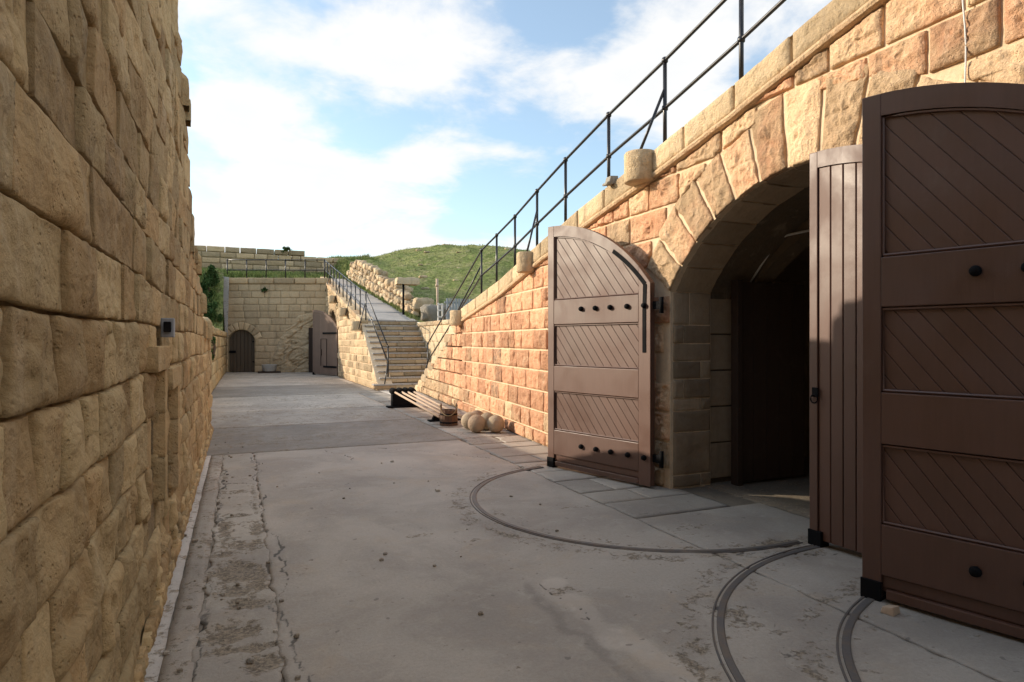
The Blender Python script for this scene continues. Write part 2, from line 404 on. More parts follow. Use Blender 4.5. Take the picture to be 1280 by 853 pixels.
# earth bank left of and behind the end wall, up to the rampart
def bank_h(X, Y):
    f_ = sstep(Y, 44.5, 54); f_ = f_ + (1 - f_) * sstep(X, 5.6, 6.45); back = back_base(Y) + hill_dome(X, Y) * f_
    left = 1.95 + 3.4 * sstep(Y, 33.3, 37.5) + .3 * sstep(-X, 1.2, 2.6) * sstep(Y, 31, 34)
    z = np.where(Y > 37.2, back, np.minimum(left, 5.2))
    return z + (nfbm(X * 1.1, Y * 1.1, 3, 4) - .5) * .45 * (1 - sstep(X, 5.4, 6.5))
bx, by = mesh_xy(-30, -.70, 24, 37.3, .35, .35); gridsheet('earth_bank', bx, by, bank_h, 'grass')
bx, by = mesh_xy(-30, 6.5, 37.25, 110, .4, .4); gridsheet('grass_bank', bx, by, bank_h, 'grass')

put('earth_face', [(-30, 37.26, -.1), (8, 37.26, -.1), (8, 37.26, 4.96), (-30, 37.26, 4.96), (8, 37.9, -.1), (-30, 37.9, -.1), (8, 37.9, 4.9), (-30, 37.9, 4.9)], [(0, 1, 2, 3), (3, 2, 6, 7), (1, 4, 6, 2)], 'grass', None, (.5, .3, 0), False, 'structure', center=False)
# ------------------------------------------------------------------ courtyard floor: one base sheet, slabs as its pieces
fx, fy = mesh_xy(-.9, 12, -30, 37.2, 1, 1)
floor = gridsheet('courtyard_floor', fx, fy, lambda x, y: x * 0 - .016, 'dirt_and_shade')
ARCS = [((4.01, 5.74), 1.844), ((4.31, 1.47), 2.29), ((4.35, .9), 2.07)]
def blob(X, Y, x, y, rx, ry, s=1): return s * np.exp(-(((X - x) / rx) ** 2 + ((Y - y) / ry) ** 2) ** 1.5)
def crackline(X, Y, pts, wd, seed):
    out = np.zeros_like(X)
    xx = X + (nfbm(X * 4, Y * 4, seed, 3) - .5) * .22; yy = Y + (nfbm(X * 4, Y * 4, seed + 9, 3) - .5) * .22
    for (x0, y0), (x1, y1) in zip(pts[:-1], pts[1:]):
        L2 = (x1 - x0) ** 2 + (y1 - y0) ** 2
        t = np.clip(((xx - x0) * (x1 - x0) + (yy - y0) * (y1 - y0)) / L2, 0, 1)
        d = np.hypot(xx - x0 - t * (x1 - x0), yy - y0 - t * (y1 - y0))
        out = np.maximum(out, 1 - sstep(d, wd * .4, wd))
    return out
def floor_paint(X, Y, tone):
    n = nfbm(X * 2.2, Y * 2.2, 11, 5)
    g = np.zeros_like(X); k = np.zeros_like(X)
    # broken, earth-filled patches of the strip by the left wall
    for (x, y, rx, ry, s) in [(.0, 3.4, .22, .4, .22), (.0, 4.5, .22, .6, .25), (.02, 5.8, .22, .9, .25), (.0, 7.6, .2, 1.2, .2), (.0, 4.62, .16, .10, .5), (.14, 4.85, .07, .2, .55), (-.12, 5.45, .10, .10, .5), (.16, 6.1, .06, .25, .5), (.02, 6.6, .15, .06, .5), (.0, 7.6, .12, .08, .4), (.1, 3.72, .14, .06, .6), (-.1, 3.75, .08, .07, .4),
                              (.13, 3.52, .10, .10, .8), (-.04, 3.95, .17, .12, .75), (.06, 4.35, .14, .10, .55), (-.05, 5.0, .16, .22, .65), (.08, 5.6, .16, .14, .5),
                              (-.12, 6.2, .05, .5, .55), (.15, 7.2, .03, .8, .4), (-.16, 8.4, .04, .9, .4), (2.0, 3.75, .18, .10, .5), (2.75, 3.0, .12, .35, .35),
                              (3.05, 5.6, .5, .10, .25), (3.7, 4.6, .3, .2, .3), (1.4, 5.3, .18, .06, .4), (1.75, 5.0, .25, .05, .35), (3.9, 2.4, .25, .2, .25)]:
        g += blob(X, Y, x, y, rx, ry, s)
    # bedding scars that follow the curved tracks
    for (c, r_) in ARCS:
        d = np.hypot(X - c[0], Y - c[1]) - r_
        lim = (X < c[0] + .2) & (Y > c[1] - r_)
        g = g + np.where(lim, .42 * (np.exp(-((d - .16) / .13) ** 2) + .7 * np.exp(-((d + .11) / .07) ** 2)) * (.3 + 1.3 * n), 0)
        e = d - .21 - .12 * (nfbm(X * 2.5, Y * 2.5, 21, 3) - .5)
        k = np.maximum(k, np.where(lim, .55 * np.exp(-(e / .014) ** 2) * (n > .45), 0))
    for pts, wd, sd in [([(-.2, 10.2), (-.17, 8.), (-.16, 6), (-.21, 5), (-.2, 3.4)], .03, 1), ([(.2, 10.2), (.24, 8), (.22, 6.6), (.3, 5.4), (.2, 4.2), (.28, 3.2)], .03, 2),
                        ([(-.2, 8.1), (.2, 8.0)], .03, 3), ([(-.2, 9.3), (.22, 9.4)], .025, 4), ([(1.9, 3.95), (1.95, 3.3)], .014, 5), ([(2.95, 3.0), (2.6, 2.5), (2.6, 1.8)], .013, 7), ([(.6, 7.6), (1.1, 7.5), (1.3, 7.7)], .016, 8), ([(3.4, 8.2), (2.6, 9.2), (1.9, 10.1)], .02, 9), ([(1.2, 10.1), (1.5, 9.0)], .018, 10),
                        ([(3.6, 3.9), (4.3, 3.6)], .02, 12), ([(3.4, 5.2), (4.2, 4.9)], .02, 13)]:
        k = np.maximum(k, crackline(X, Y, pts, wd, sd) * .85 * (.35 + .9 * n))
    t = np.full_like(X, tone) + (nfbm(X * .8, Y * .8, 31, 3) - .5) * .5
    # smeared repair streaks in the middle bay
    t += .4 * crackline(X, Y, [(1.95, 3.9), (1.95, 3.0), (2.1, 1.8)], .14, 40) - .3 * crackline(X, Y, [(1.78, 3.9), (1.74, 3.0), (1.85, 1.8)], .05, 41)
    return np.stack([t.ravel(), g.ravel(), k.ravel()], 1)
def slab(name, x0, x1, y0, y1, res, mat, tone=.5, ragged=.0, seed=1, paintit=True, drop=.006, top=0., label=None, xl=None, xr=None):
    X, Y = mesh_xy(0, 1, y0, y1, res / max(.02, x1 - x0), res)
    a = x0 + (0 if xl is None else 0); U = X.copy()
    lo = np.full_like(Y, x0) if xl is None else np.vectorize(xl)(Y); hi = np.full_like(Y, x1) if xr is None else np.vectorize(xr)(Y)
    if ragged:
        lo = lo + ragged * (nfbm(Y * 6.3, Y * 0 + seed, seed, 4) - .5) * 2; hi = hi + ragged * (nfbm(Y * 6.3, Y * 0 + seed + 7, seed + 3, 4) - .5) * 2
    X = lo + (hi - lo) * U
    def zf(x, y):
        e = np.minimum(np.minimum(U * (hi - lo), (1 - U) * (hi - lo)), np.minimum(y - y0, y1 - y))
        n = nfbm(x * 2.5, y * 2.5, 17, 4) - .5
        z = top + n * .010 - drop * (1 - sstep(e, 0, .03))
        if paintit:
            P = floor_paint(x, y, tone); g = P[:, 1].reshape(x.shape); k = P[:, 2].reshape(x.shape)
            z = z - .012 * sstep(g + (nfbm(x * 14, y * 14, 23, 3) - .5) * .7, .35, .6) - .008 * sstep(k, .4, .8)
        return z
    o = gridsheet(name, X, Y, zf, mat, None, True, floor, (lambda x, y: floor_paint(x, y, tone)) if paintit else (lambda x, y: np.stack([(tone + (nfbm(x * .7, y * .7, seed, 3) - .5) * .7).ravel(), (nfbm(x * 1.1, y * 2.0, seed + 5, 4) * .55).ravel(), 0 * x.ravel()], 1)))
    # skirt so that the edge has thickness
    so = o.modifiers.new('thick', 'SOLIDIFY'); so.thickness = .03; so.offset = -1
    return o
slab('edge_strip', -.62, -.365, -5, 10.22, .05, 'paleconc', .75, .006, 2, False)
slab('edge_strip', -.36, -.205, -5, 10.20, .05, 'concrete', .35, .012, 3, False)
slab('broken_slab', -.21, .21, -5, 10.2, .025, 'patched', .5, .05, 4)
slab('concrete_slab', .205, 3.405, -5, 10.19, .028, 'concrete', .5, .03, 5)
slab('concrete_slab', 3.41, 4.9, -5, 5.02, .03, 'concrete', .42, .006, 6)
slab('threshold_slab', 4.92, 11, -5, 10, .25, 'dirt_and_shade', .4, 0, 7, False)  # dark joint mix reused so the passage floor carries its shade as colour
slab('concrete_slab', -.8, 3.46, 10.21, 13.3, .06, 'concrete', -.2, .01, 8, False)
slab('concrete_slab', -.85, 3.47, 13.32, 16.2, .08, 'concrete', .42, .01, 9, False)
slab('concrete_slab', -.85, 3.5, 16.22, 20.6, .1, 'concrete', .95, .01, 10, False)
slab('concrete_slab', -.85, 4.3, 20.62, 25.2, .1, 'concrete', .1, .01, 11, False)
slab('concrete_slab', -.85, 4.3, 25.22, 30.4, .15, 'concrete', .85, .01, 12, False)
slab('concrete_slab', -.85, 5.9, 30.42, 37.0, .2, 'concrete', .6, .01, 13, False)
slab('concrete_slab', 4.32, 7.2, 19.6, 24.9, .2, 'paleconc', .6, .01, 14, False)
slab('concrete_slab', -.6, 5, -30, -5.02, .6, 'concrete', .5, 0, 15, False)
# paving flags along the arched wall
y = 5.05; row = 0
while y < 20.5:
    L = random.uniform(.45, .85) if y < 12 else random.uniform(.8, 1.3)
    y1 = min(y + L, 20.6)
    cuts = [0, random.uniform(.38, .62), 1] if row % 3 else [0, 1]
    for c0, c1 in zip(cuts[:-1], cuts[1:]):
        xa = 3.43 if c0 == 0 else None
        f0 = (lambda Y, c=c0: 3.43 + .05 * (Y > 10) + c * (wx(Y) + .12 - 3.43)); f1 = (lambda Y, c=c1: 3.43 + c * (wx(Y) + .12 - 3.43) - .012)
        slab('flagstone', 3.43, 4.5, y + .008, y1 - .008, .045 if y < 11 else .12, 'flag', random.uniform(.25, .75), .012, 60 + row, y < 9.5, .008, -.002 + random.uniform(-.003, .003), xl=f0, xr=f1)
    y = y1; row += 1

# curved iron tracks for the gate wheels
def track(c, r_, a0, a1, label):
    acc = Acc(); n = 70; V = []; F = []
    prof = [(-.034, -.03), (-.034, .001), (-.028, .004), (.008, .003), (.011, -.010), (.024, -.010), (.027, .003), (.036, .004), (.038, .0), (.038, -.03)]
    for i in range(n + 1):
        a = a0 + (a1 - a0) * i / n
        wob = .006 * mn.noise((a * 5, c[0], 0))
        for (d, z) in prof: V.append((c[0] + (r_ + d + wob) * math.cos(a), c[1] + (r_ + d + wob) * math.sin(a), z + .004))
    m = len(prof)
    for i in range(n):
        for j in range(m - 1): F.append((i * m + j, (i + 1) * m + j, (i + 1) * m + j + 1, i * m + j + 1))
    return tag(put('curved_track', V, F, 'track', None, None, False), label, 'track', 'curved gate tracks in the courtyard floor')
track(ARCS[0][0], ARCS[0][1], R(101), R(277), 'curved iron track swinging from the sunlit gate leaf to the closed leaf')
track(ARCS[1][0], ARCS[1][1], R(91), R(200), 'curved iron track from the foot of the closed plank leaf, bending to the bottom edge')
track(ARCS[2][0], ARCS[2][1], R(108), R(190), 'short curved iron track starting under the dark shaded gate leaf')

# ------------------------------------------------------------------ walls with openings
def wall_core(name, parent, xf, xb, Y0, Y1, topf, openings, mat, dy=.12, zb=-.05):
    """solid wall core between x=xf(Y) and x=xf(Y)+xb, with arched holes (yc, half, spring-and-arc function)"""
    ys = set(np.arange(Y0, Y1, dy).round(4).tolist() + [Y1])
    for (yc, hf, fz) in openings:
        ys |= set((yc + hf * np.cos(np.linspace(0, PI, 33))).round(4).tolist())
    ys = sorted(ys); V = []; F = []
    def bot(Y):
        for (yc, hf, fz) in openings:
            if abs(Y - yc) < hf - 1e-3: return fz(Y)
        return zb
    def q(pts): n = len(V); V.extend(pts); F.append(tuple(range(n, n + len(pts))))
    for a, b in zip(ys[:-1], ys[1:]):
        mid = (a + b) / 2; op = None
        for o in openings:
            if abs(mid - o[1 - 1]) < o[1]: op = o
        za, zb_ = (op[2](a), op[2](b)) if op else (zb, zb)
        ta, tb = topf(a), topf(b); xa, xb_ = xf(a), xf(b)
        s = 1 if xb > 0 else -1
        f = [(xa, a, za), (xa, a, ta), (xb_, b, tb), (xb_, b, zb_)]; q(f if s > 0 else f[::-1])
        f = [(xa + xb, a, za), (xb_ + xb, b, zb_), (xb_ + xb, b, tb), (xa + xb, a, ta)]; q(f if s > 0 else f[::-1])
        f = [(xa, a, ta), (xa + xb, a, ta), (xb_ + xb, b, tb), (xb_, b, tb)]; q(f if s > 0 else f[::-1])
        f = [(xa, a, za), (xb_, b, zb_), (xb_ + xb, b, zb_), (xa + xb, a, za)]; q(f if s > 0 else f[::-1])
    for (yc, hf, fz) in openings:
        for sgn in (-1, 1):
            Y = yc + sgn * hf; q([(xf(Y), Y, zb), (xf(Y) + xb, Y, zb), (xf(Y) + xb, Y, fz(Y)), (xf(Y), Y, fz(Y))])
    for Y in (Y0, Y1): q([(xf(Y), Y, zb), (xf(Y) + xb, Y, zb), (xf(Y) + xb, Y, topf(Y)), (xf(Y), Y, topf(Y))])
    return put(name, V, F, mat, parent, (.5, .3, 0), False, None, center=False)

# ---- left wall: tall eroded ashlar ending raggedly
LX = -.50
LTOP = [(-31, 6.4), (5.3, 6.2), (6.0, 5.2), (6.05, 4.60), (7.2, 3.82), (7.75, 3.46), (7.95, 2.95), (8.9, 2.72), (9.4, 2.5), (9.9, 2.3), (10.5, 2.02), (13.0, 1.98)]  # near stretch raised above the frame to darken the foreground
def ltop(Y): return float(np.interp(Y, [p[0] for p in LTOP], [p[1] for p in LTOP]))
lw = empty('stone_wall', (-.9, 4, 0), 0, 'tall eroded ochre ashlar wall in shade along the left side of the courtyard', 'wall')
def at0(o, p):                      # parent without moving: parts are built in world coordinates
    o.parent = p; o.matrix_parent_inverse = p.matrix_basis.inverted()
_put = put
def put(name, V, F, mat, parent=None, *a, **k):
    o = _put(name, V, F, mat, None, *a, **k)
    if parent is not None:
        o.parent = parent
        if not parent.get('local'): o.matrix_parent_inverse = parent.matrix_basis.inverted()
    return o
# two recesses: a tall slot and a shallow one with a lintel above
SLOT = (5.15, 5.62, .50, 1.31); SLOT2 = (4.28, 4.66, .62, 1.47); SLOT3 = (4.62, 5.02, 1.49, 1.72)
acc = Acc()
ys = sorted(set(np.arange(-30, -8, 2.).tolist() + np.arange(-8, 13.01, .25).round(3).tolist() + [q for sl_ in (SLOT, SLOT2, SLOT3) for q in sl_[:2]]))  # unseen run behind the camera added to cut sky light
for a, b in zip(ys[:-1], ys[1:]):
    za, zb_ = ltop(a) - .3, ltop(b) - .3
    holes = sorted([(t0, t1) for (s0, s1, t0, t1) in (SLOT, SLOT2, SLOT3) if s0 <= (a + b) / 2 <= s1]); z0 = -.1
    for (t0, t1) in holes:
        acc.add([(LX, a, z0), (LX, b, z0), (LX, b, t0), (LX, a, t0)], [(0, 1, 2, 3)]); z0 = t1
        D_ = LX - (.30 if t1 < 1.4 else .16)
        acc.add([(D_, a, t0), (D_, b, t0), (D_, b, t1), (D_, a, t1)], [(0, 1, 2, 3)], (.6, .3, 0))
        acc.add([(LX, a, t0), (LX, b, t0), (D_, b, t0), (D_, a, t0)], [(0, 1, 2, 3)]); acc.add([(LX, a, t1), (LX, b, t1), (D_, b, t1), (D_, a, t1)], [(3, 2, 1, 0)])
    acc.add([(LX, a, z0), (LX, b, z0), (LX, b, zb_), (LX, a, za)], [(0, 1, 2, 3)])
    acc.add([(LX - 1.0, a, -.1), (LX - 1.0, b, -.1), (LX - 1.0, b, zb_), (LX - 1.0, a, za)], [(3, 2, 1, 0)])
    acc.add([(LX, a, za), (LX, b, zb_), (LX - 1.0, b, zb_), (LX - 1.0, a, za)], [(0, 1, 2, 3)])
for (s0, s1, t0, t1) in (SLOT, SLOT2, SLOT3):
    for q in (s0, s1): acc.add([(LX, q, t0), (LX - .3, q, t0), (LX - .3, q, t1), (LX, q, t1)], [(0, 1, 2, 3)], (.7, .4, 0))
acc.add([(LX, 13, -.1), (LX - 1, 13, -.1), (LX - 1, 13, 2), (LX, 13, 2)], [(0, 1, 2, 3)])
acc.out('wall_core', 'leftjoint', lw, center=False)
LM = lambda a, b, d: (LX + d, a, b)
cells = []
zs = [-.02, .2, .44, .69, .94, 1.20, 1.47, 1.74, 1.99, 2.26, 2.49, 2.76, 3.02, 3.27, 3.55, 3.8, 4.08, 4.33, 4.6, 4.85, 5.1, 5.35, 5.62, 5.9, 6.2]
for zi, (z0, z1) in enumerate(zip(zs[:-1], zs[1:])):
    y = -1.2 + random.uniform(0, .3)
    while y < 13.0:
        L = random.choice([.24, .28, .33, .38, .44] if z0 < 1.7 else [.36, .44, .5, .58, .66]) * random.uniform(.9, 1.1) * (1.5 if 1.98 <= z0 < 2.2 else 1.)
        y1 = y + L; tp = ltop((y + y1) / 2)
        if (z0 + z1) / 2 < tp:
            za, zb_ = z0, z1
            skip = False
            for (s0, s1, t0, t1) in (SLOT, SLOT2, SLOT3):
                if y < s1 and y1 > s0 and z0 < t1 - .02 and z1 > t0 + .02:
                    # trim to the sides of the slot
                    if y < s0 - .12 and y1 <= s1 + .3: y1 = s0
                    elif y1 > s1 + .12 and y >= s0 - .3: y = s1
                    else: skip = True
            if not skip and y1 - y > .1:
                w1 = .012 * math.sin(y * 1.7 + zi) ; w2 = .012 * math.sin(y1 * 1.7 + zi); w3 = .012 * math.sin(y * 1.7 + zi + 1); w4 = .012 * math.sin(y1 * 1.7 + zi + 1)
                k1 = random.uniform(-.02, .02); k2 = random.uniform(-.02, .02)
                poly = [(y + k1, za + w1), (y1 + k2, za + w2), (y1 - k2, zb_ + w4), (y - k1, zb_ + w3)]
                ta_, tb_ = ltop(y), ltop(y1); sl_ = max(-3., min(3., (tb_ - ta_) / (y1 - y))); poly = clip(poly, -sl_, 1, ta_ - sl_ * y)
                if len(poly) < 3: y = y1; continue
                low = z0 < 1.7
                sty = random.choices(['pillow', 'pit', 'rock'], [.52, .36, .12])[0]
                gray = .25 if 1.98 <= z0 < 2.3 else 0.
                nr = y < 3.6
                kw = dict(proud=random.uniform(.02, .052) if low else random.uniform(.022, .038), amp=random.uniform(.03, .05) if low else .026, freq=random.uniform(1.7, 3.2) if low else random.uniform(2.2, 4.4), rim=.75 if low else .95, gap=.000, jit=.012,
                          n=60 if nr else (40 if y < 6 else 24), rings=12 if nr else (8 if y < 6 else 5), pillow=random.uniform(.25, .45) if low else random.uniform(.1, .25), style=sty, seed=random.uniform(0, 90), flat=random.uniform(-.05, .06))
                tc = (random.random() * .75 + .1, random.random() * .8, gray + (.10 if z0 > 2.2 else 0) + max(0, random.gauss(0, .12)))
                cells.append((poly, kw, tc))
        y = y1 if y1 > y else y + .3
place_stones(lw, cells, LM, 'left', limit=280, dist=lambda c: abs(c[0][0][0] - 1.5) if c[0][0][0] > .7 else 50, stuffname='distant_stone_blocks')
# dressed stones round the recesses
cells = []
for (s0, s1, t0, t1) in (SLOT, SLOT2):
    n_ = 3 if t1 - t0 > .7 else 2
    for i in range(n_):
        z0 = t0 + (t1 - t0) * i / n_; z1 = t0 + (t1 - t0) * (i + 1) / n_
        for (p, q), pr_ in (((s0 - .16, s0), .03), ((s1, s1 + .14), .07)):
            cells.append(([(p, z0), (q, z0), (q, z1), (p, z1)], dict(proud=pr_, amp=.006, freq=4, gap=.0, jit=.004, n=30, rings=5, pillow=.04, rim=1., style='pillow', seed=random.uniform(0, 90), back=-.2), (random.uniform(.5, 1), random.random(), 0)))
    cells.append(([(s0 - .16, t1), (s1 + .14, t1), (s1 + .14, t1 + .15), (s0 - .16, t1 + .15)], dict(proud=.085, amp=.006, freq=4, gap=.0, jit=.004, n=30, rings=5, pillow=.04, rim=1., style='pillow', seed=random.uniform(0, 90), back=-.2), (.7, .6, 0)))
place_stones(lw, cells, LM, 'left', name='dressed_stone')
# ragged rubble on top and end of the wall
acc = Acc()
for i in range(190):
    Y = random.uniform(5.5, 13.0); X = random.uniform(LX - .95, LX + .0); z = ltop(Y) - .20
    r_ = random.uniform(.07, .17)
    V, F = stone([(-r_ * 1.3, -r_), (r_ * 1.3, -r_), (r_ * 1.1, r_), (-r_, r_ * .9)], lambda a_, b_, d_: (X + a_ * .8, Y + b_, z + d_), proud=r_ * 1.1, amp=.05, n=12, rings=3, gap=0, jit=.01, seed=random.uniform(0, 50), back=-.12)
    acc.add(V, F, rtint(.1))
acc.out('rubble_topping', 'left', lw, True, 'stuff')
# dusty foot of rubble mortar along the base
acc = Acc()
for i in range(260):
    Y = random.uniform(1.8, 13) ; r_ = random.uniform(.02, .055)
    V, F = stone([(-r_ * 1.8, -r_), (r_ * 1.8, -r_), (r_ * 1.6, r_), (-r_ * 1.5, r_)], lambda a_, b_, d_: (LX + .055 + d_ * .5 + random.uniform(-.004, .004), Y + a_, .03 + b_ * 1.2), proud=.04, amp=.03, n=10, rings=2, gap=0, jit=.006, seed=random.uniform(0, 50))
    acc.add(V, F, rtint(.05))
acc.out('base_rubble', 'left', lw, True, 'stuff')

# ---- low wall further on
lo = empty('stone_wall', (-1, 25, 0), 0, 'low rendered stone wall with rough coping, beyond the tall ochre wall on the left', 'wall')
acc = Acc(); acc.box(-1.25, -.82, 12.9, 37, -.1, 1.86); acc.out('wall_core', 'left', lo, center=False)
cells = []
LM2 = lambda a, b, d: (-.82 + d + .012 * max(0, a - 22), a, b)
for z0, z1 in ((0, .5), (.5, .95), (.95, 1.4), (1.4, 1.84)):
    y = 12.9
    while y < 37:
        y1 = y + random.uniform(.6, 1.1)
        cells.append(([(y, z0), (y1, z0), (y1, z1), (y, z1)], dict(proud=.05, amp=.05, freq=2.5, gap=0, jit=.01, n=20, rings=4, pillow=.6, style=random.choice(['pillow', 'pit']), seed=random.uniform(0, 90)), rtint(.08)))
        y = y1
place_stones(lo, cells, LM2, 'left', limit=290)
cells = []; y = 12.9
while y < 37:
    y1 = y + random.uniform(.55, .9)
    cells.append(([(y, 1.85), (y1, 1.85), (y1, 2.12 + random.uniform(-.04, .04)), (y, 2.12)], dict(proud=.1, amp=.05, freq=3, gap=.004, jit=.015, n=20, rings=4, pillow=.5, style='rock', seed=random.uniform(0, 90), back=-.5), rtint(.15)))
    y = y1
place_stones(lo, cells, LM2, 'left', name='coping_stone')

# ---- right wall: rock-faced ashlar with the big arch
rw = empty('arched_wall', (4.7, 5, 0), 0, 'sunlit orange rock faced ashlar wall with the big gate arch, right of the courtyard', 'wall')
def rtop(Y): return zt(Y) - .3 if Y <= 14.5 else max(.02, 2.25 * (20.9 - Y) / 6.4)
GATE2 = -.64
ops = [(ARC_Y, HALF, lambda Y: arch_z(Y)), (GATE2, HALF, lambda Y: arch_z(Y, GATE2))]
wall_core('wall_core', rw, wx, .56, -30, 14.55, rtop, ops, 'mortar')  # core carried on unseen behind the camera to hold back sky light
RM = lambda a, b, d: (wx(-a) - d, -a, b)
RING = ARC_R + .57
def clip_gate(poly, yc, ring):
    """cut a course stone back from the voussoir ring and the jambs below it"""
    cy = sum(p[0] for p in poly) / len(poly); cz = sum(p[1] for p in poly) / len(poly)
    dy, dz = cy + yc, cz - ARC_Z                     # a = -Y
    dd = math.hypot(dy, dz)
    if cz < SPR - .05:
        if abs(dy) < HALF: 
            return None
        if dy > 0: return clip(poly, -1, 0, -(HALF - yc))
        return clip(poly, 1, 0, -HALF - yc)
    if dd < ring - .02: return None
    if min(math.hypot(p[0] + yc, p[1] - ARC_Z) for p in poly) < ring + .3:
        ny, nz = dy / dd, dz / dd
        poly = clip(poly, -ny, -nz, -(ny * (-yc) + nz * ARC_Z + ring))
    return poly
zs = [0, .21, .52, .85, 1.18, 1.51, 1.84, 2.17, 2.50, 2.83, 3.17, 3.5, 3.84, 4.18, 4.5, 4.84, 5.2]
cells = []
for zi, (z0, z1) in enumerate(zip(zs[:-1], zs[1:])):
    foot = zi == 0
    brk = splits(-20.6 if z1 < 2.4 else -14.5, 2.4, .34, .74) if not foot else splits(-20.6, 2.4, .3, .6)
    for a0, a1 in zip(brk[:-1], brk[1:]):
        Y = -(a0 + a1) / 2
        top = rtop(Y) + .0
        if z0 > top + .25: continue
        poly = [(a0, z0), (a1, z0), (a1, z1), (a0, z1)]
        if Y <= 14.5:
            # under the sloping coping
            ta, tb = zt(-a0) - .33, zt(-a1) - .33; sl = (tb - ta) / (a1 - a0)
            poly = clip(poly, -sl, 1, ta - sl * a0)
        else:
            if (z0 + z1) / 2 > top + .08: continue
            poly = clip(poly, 0, 1, top + .12)
        if len(poly) < 3: continue
        for yc in (ARC_Y, GATE2):
            if poly: poly = clip_gate(poly, yc, RING - .04)
        if not poly or len(poly) < 3 or abs(area(poly)) < .008: continue
        d2 = Y
        soot = .55 if 11.3 < Y < 11.75 and z0 > .4 else (.18 if Y > 16 else (.14 if random.random() < .12 else -.02))
        warm = np.interp(Y, [3, 7, 8, 14, 18, 21], [.42, .5, .85, .85, .45, .1]) + random.uniform(-.25, .25)
        if z0 < .3: warm -= .3
        big = Y < 9
        kw = dict(proud=random.uniform(.028, .048) + (.03 if foot else 0), amp=.034, freq=random.uniform(4., 7.), gap=.010, jit=.010, n=44 if big else 28, rings=8 if big else 5, pillow=.4, rim=.7, style='rock', seed=random.uniform(0, 90))
        cells.append((poly, kw, (random.random(), max(0, warm), max(0, soot + random.gauss(0, .06)))))
place_stones(rw, cells, RM, 'right', limit=285, dist=lambda c: -c[0][0][0], stuffname='distant_stone_blocks')
# voussoirs
cells = []
th1 = math.acos((SPR - ARC_Z) / ARC_R)
for yc, cnt in ((ARC_Y, 13), (GATE2, 13)):
    ths = [(-th1 + 2 * th1 * i / cnt) for i in range(cnt + 1)]
    for i, (t0, t1) in enumerate(zip(ths[:-1], ths[1:])):
        ro = ARC_R + .56 + random.uniform(-.02, .06)
        if abs(i - cnt // 2) <= 1: ro = ARC_R + .68
        mid = (t0 + t1) / 2
        P = lambda r_, t: (-yc + r_ * math.sin(t), ARC_Z + r_ * math.cos(t))
        e = .003
        poly = [P(ARC_R - .012, t1 - e), P(ro, t1 - e), P(ro, t0 + e), P(ARC_R - .012, t0 + e)]
        ycen = -(sum(p[0] for p in poly) / 4)
        ta, tb = zt(ycen + .3) - .33, zt(ycen - .3) - .33; sl = (tb - ta) / .6
        poly = clip(poly[::-1], -sl, 1, ta - sl * (-ycen - .3))
        cells.append((poly, dict(proud=random.uniform(.026, .042), amp=.032, freq=5, gap=.006, jit=.016, n=56, rings=9, pillow=.35, rim=.7, style=random.choice(['rock', 'rock', 'pit']), seed=random.uniform(0, 90)), (random.random(), random.uniform(.05, .5), .0 if random.random() < .8 else .2)))
place_stones(rw, cells, RM, 'right', name='voussoir')
# jamb stones: quoins on the face were clipped at the opening; line the reveal
JM = lambda a, b, d: (a, ARC_Y + HALF - d, b)           # far jamb, faces the camera side
cells = []
for z0, z1 in zip([0, .14, .62, .86, 1.0, 1.22, 1.42, 1.62, 1.83], [.14, .62, .86, 1.0, 1.22, 1.42, 1.62, 1.83, 2.2]):
    cut = random.choice([4.62, 4.86, 5.0, 4.7, 5.0])
    for x0, x1 in ((4.47, cut), (cut, 5.0)):
        if x1 - x0 > .08: cells.append(([(x0, z0), (x1, z0), (x1, z1), (x0, z1)], dict(proud=.012 + random.uniform(0, .014), amp=.012, freq=4, gap=.004, jit=.006, n=24, rings=4, pillow=.6, style='rock', seed=random.uniform(0, 90)), (random.random(), random.random() * .5, random.uniform(0, .2))))
place_stones(rw, cells, JM, 'vault', name='jamb_stone')
# soffit of the front ring, in radial stones
for i in range(13):
    t0, t1 = -th1 + 2 * th1 * i / 13 + .004, -th1 + 2 * th1 * (i + 1) / 13 - .004
    V = []; F = []; n = 5; m = 6
    for iu in range(n + 1):
        t = t0 + (t1 - t0) * iu / n
        for iv in range(m + 1):
            x = 4.45 + .545 * iv / m
            e = .03 * (iv == 0) + .012 * fbm(t * 7, x * 7, i * 3.1)
            r_ = ARC_R - .012 + e
            V.append((x, ARC_Y - r_ * math.sin(t), ARC_Z + r_ * math.cos(t)))
    for iu in range(n):
        for iv in range(m): q = iu * (m + 1) + iv; F.append((q, q + 1, q + m + 2, q + m + 1))
    put('soffit_stone', V, F, 'vault', rw, (random.random(), random.random() * .6, random.uniform(0, .2)), True)

# ---- vaulted chamber behind the arch
ch = empty('vaulted_passage', (6.5, 4, 0), 0, 'dark vaulted passage seen through the open half of the gate arch', 'passage')
def vault_strip(name, x0, x1, yc, half, spr, rise, mat, n=24):
    Rv = (half ** 2 + rise ** 2) / (2 * rise); zc = spr + rise - Rv; V = []; F = []
    pts = [(yc - half, -.03)] + [(yc - half * math.cos(PI * i / n), zc + math.sqrt(max(0, Rv ** 2 - (half * math.cos(PI * i / n)) ** 2))) for i in range(n + 1)] + [(yc + half, -.03)]
    for (yy, z) in pts: V += [(x0, yy, z), (x1, yy, z)]
    for i in range(len(pts) - 1): F.append((2 * i, 2 * i + 1, 2 * i + 3, 2 * i + 2))
    return put(name, V, F, mat, ch, (.4, .3, .2), False, None, center=False), pts
_, P2 = vault_strip('vault_lining', 5.0, 5.62, ARC_Y, HALF + .06, SPR + .02, .98, 'inner')
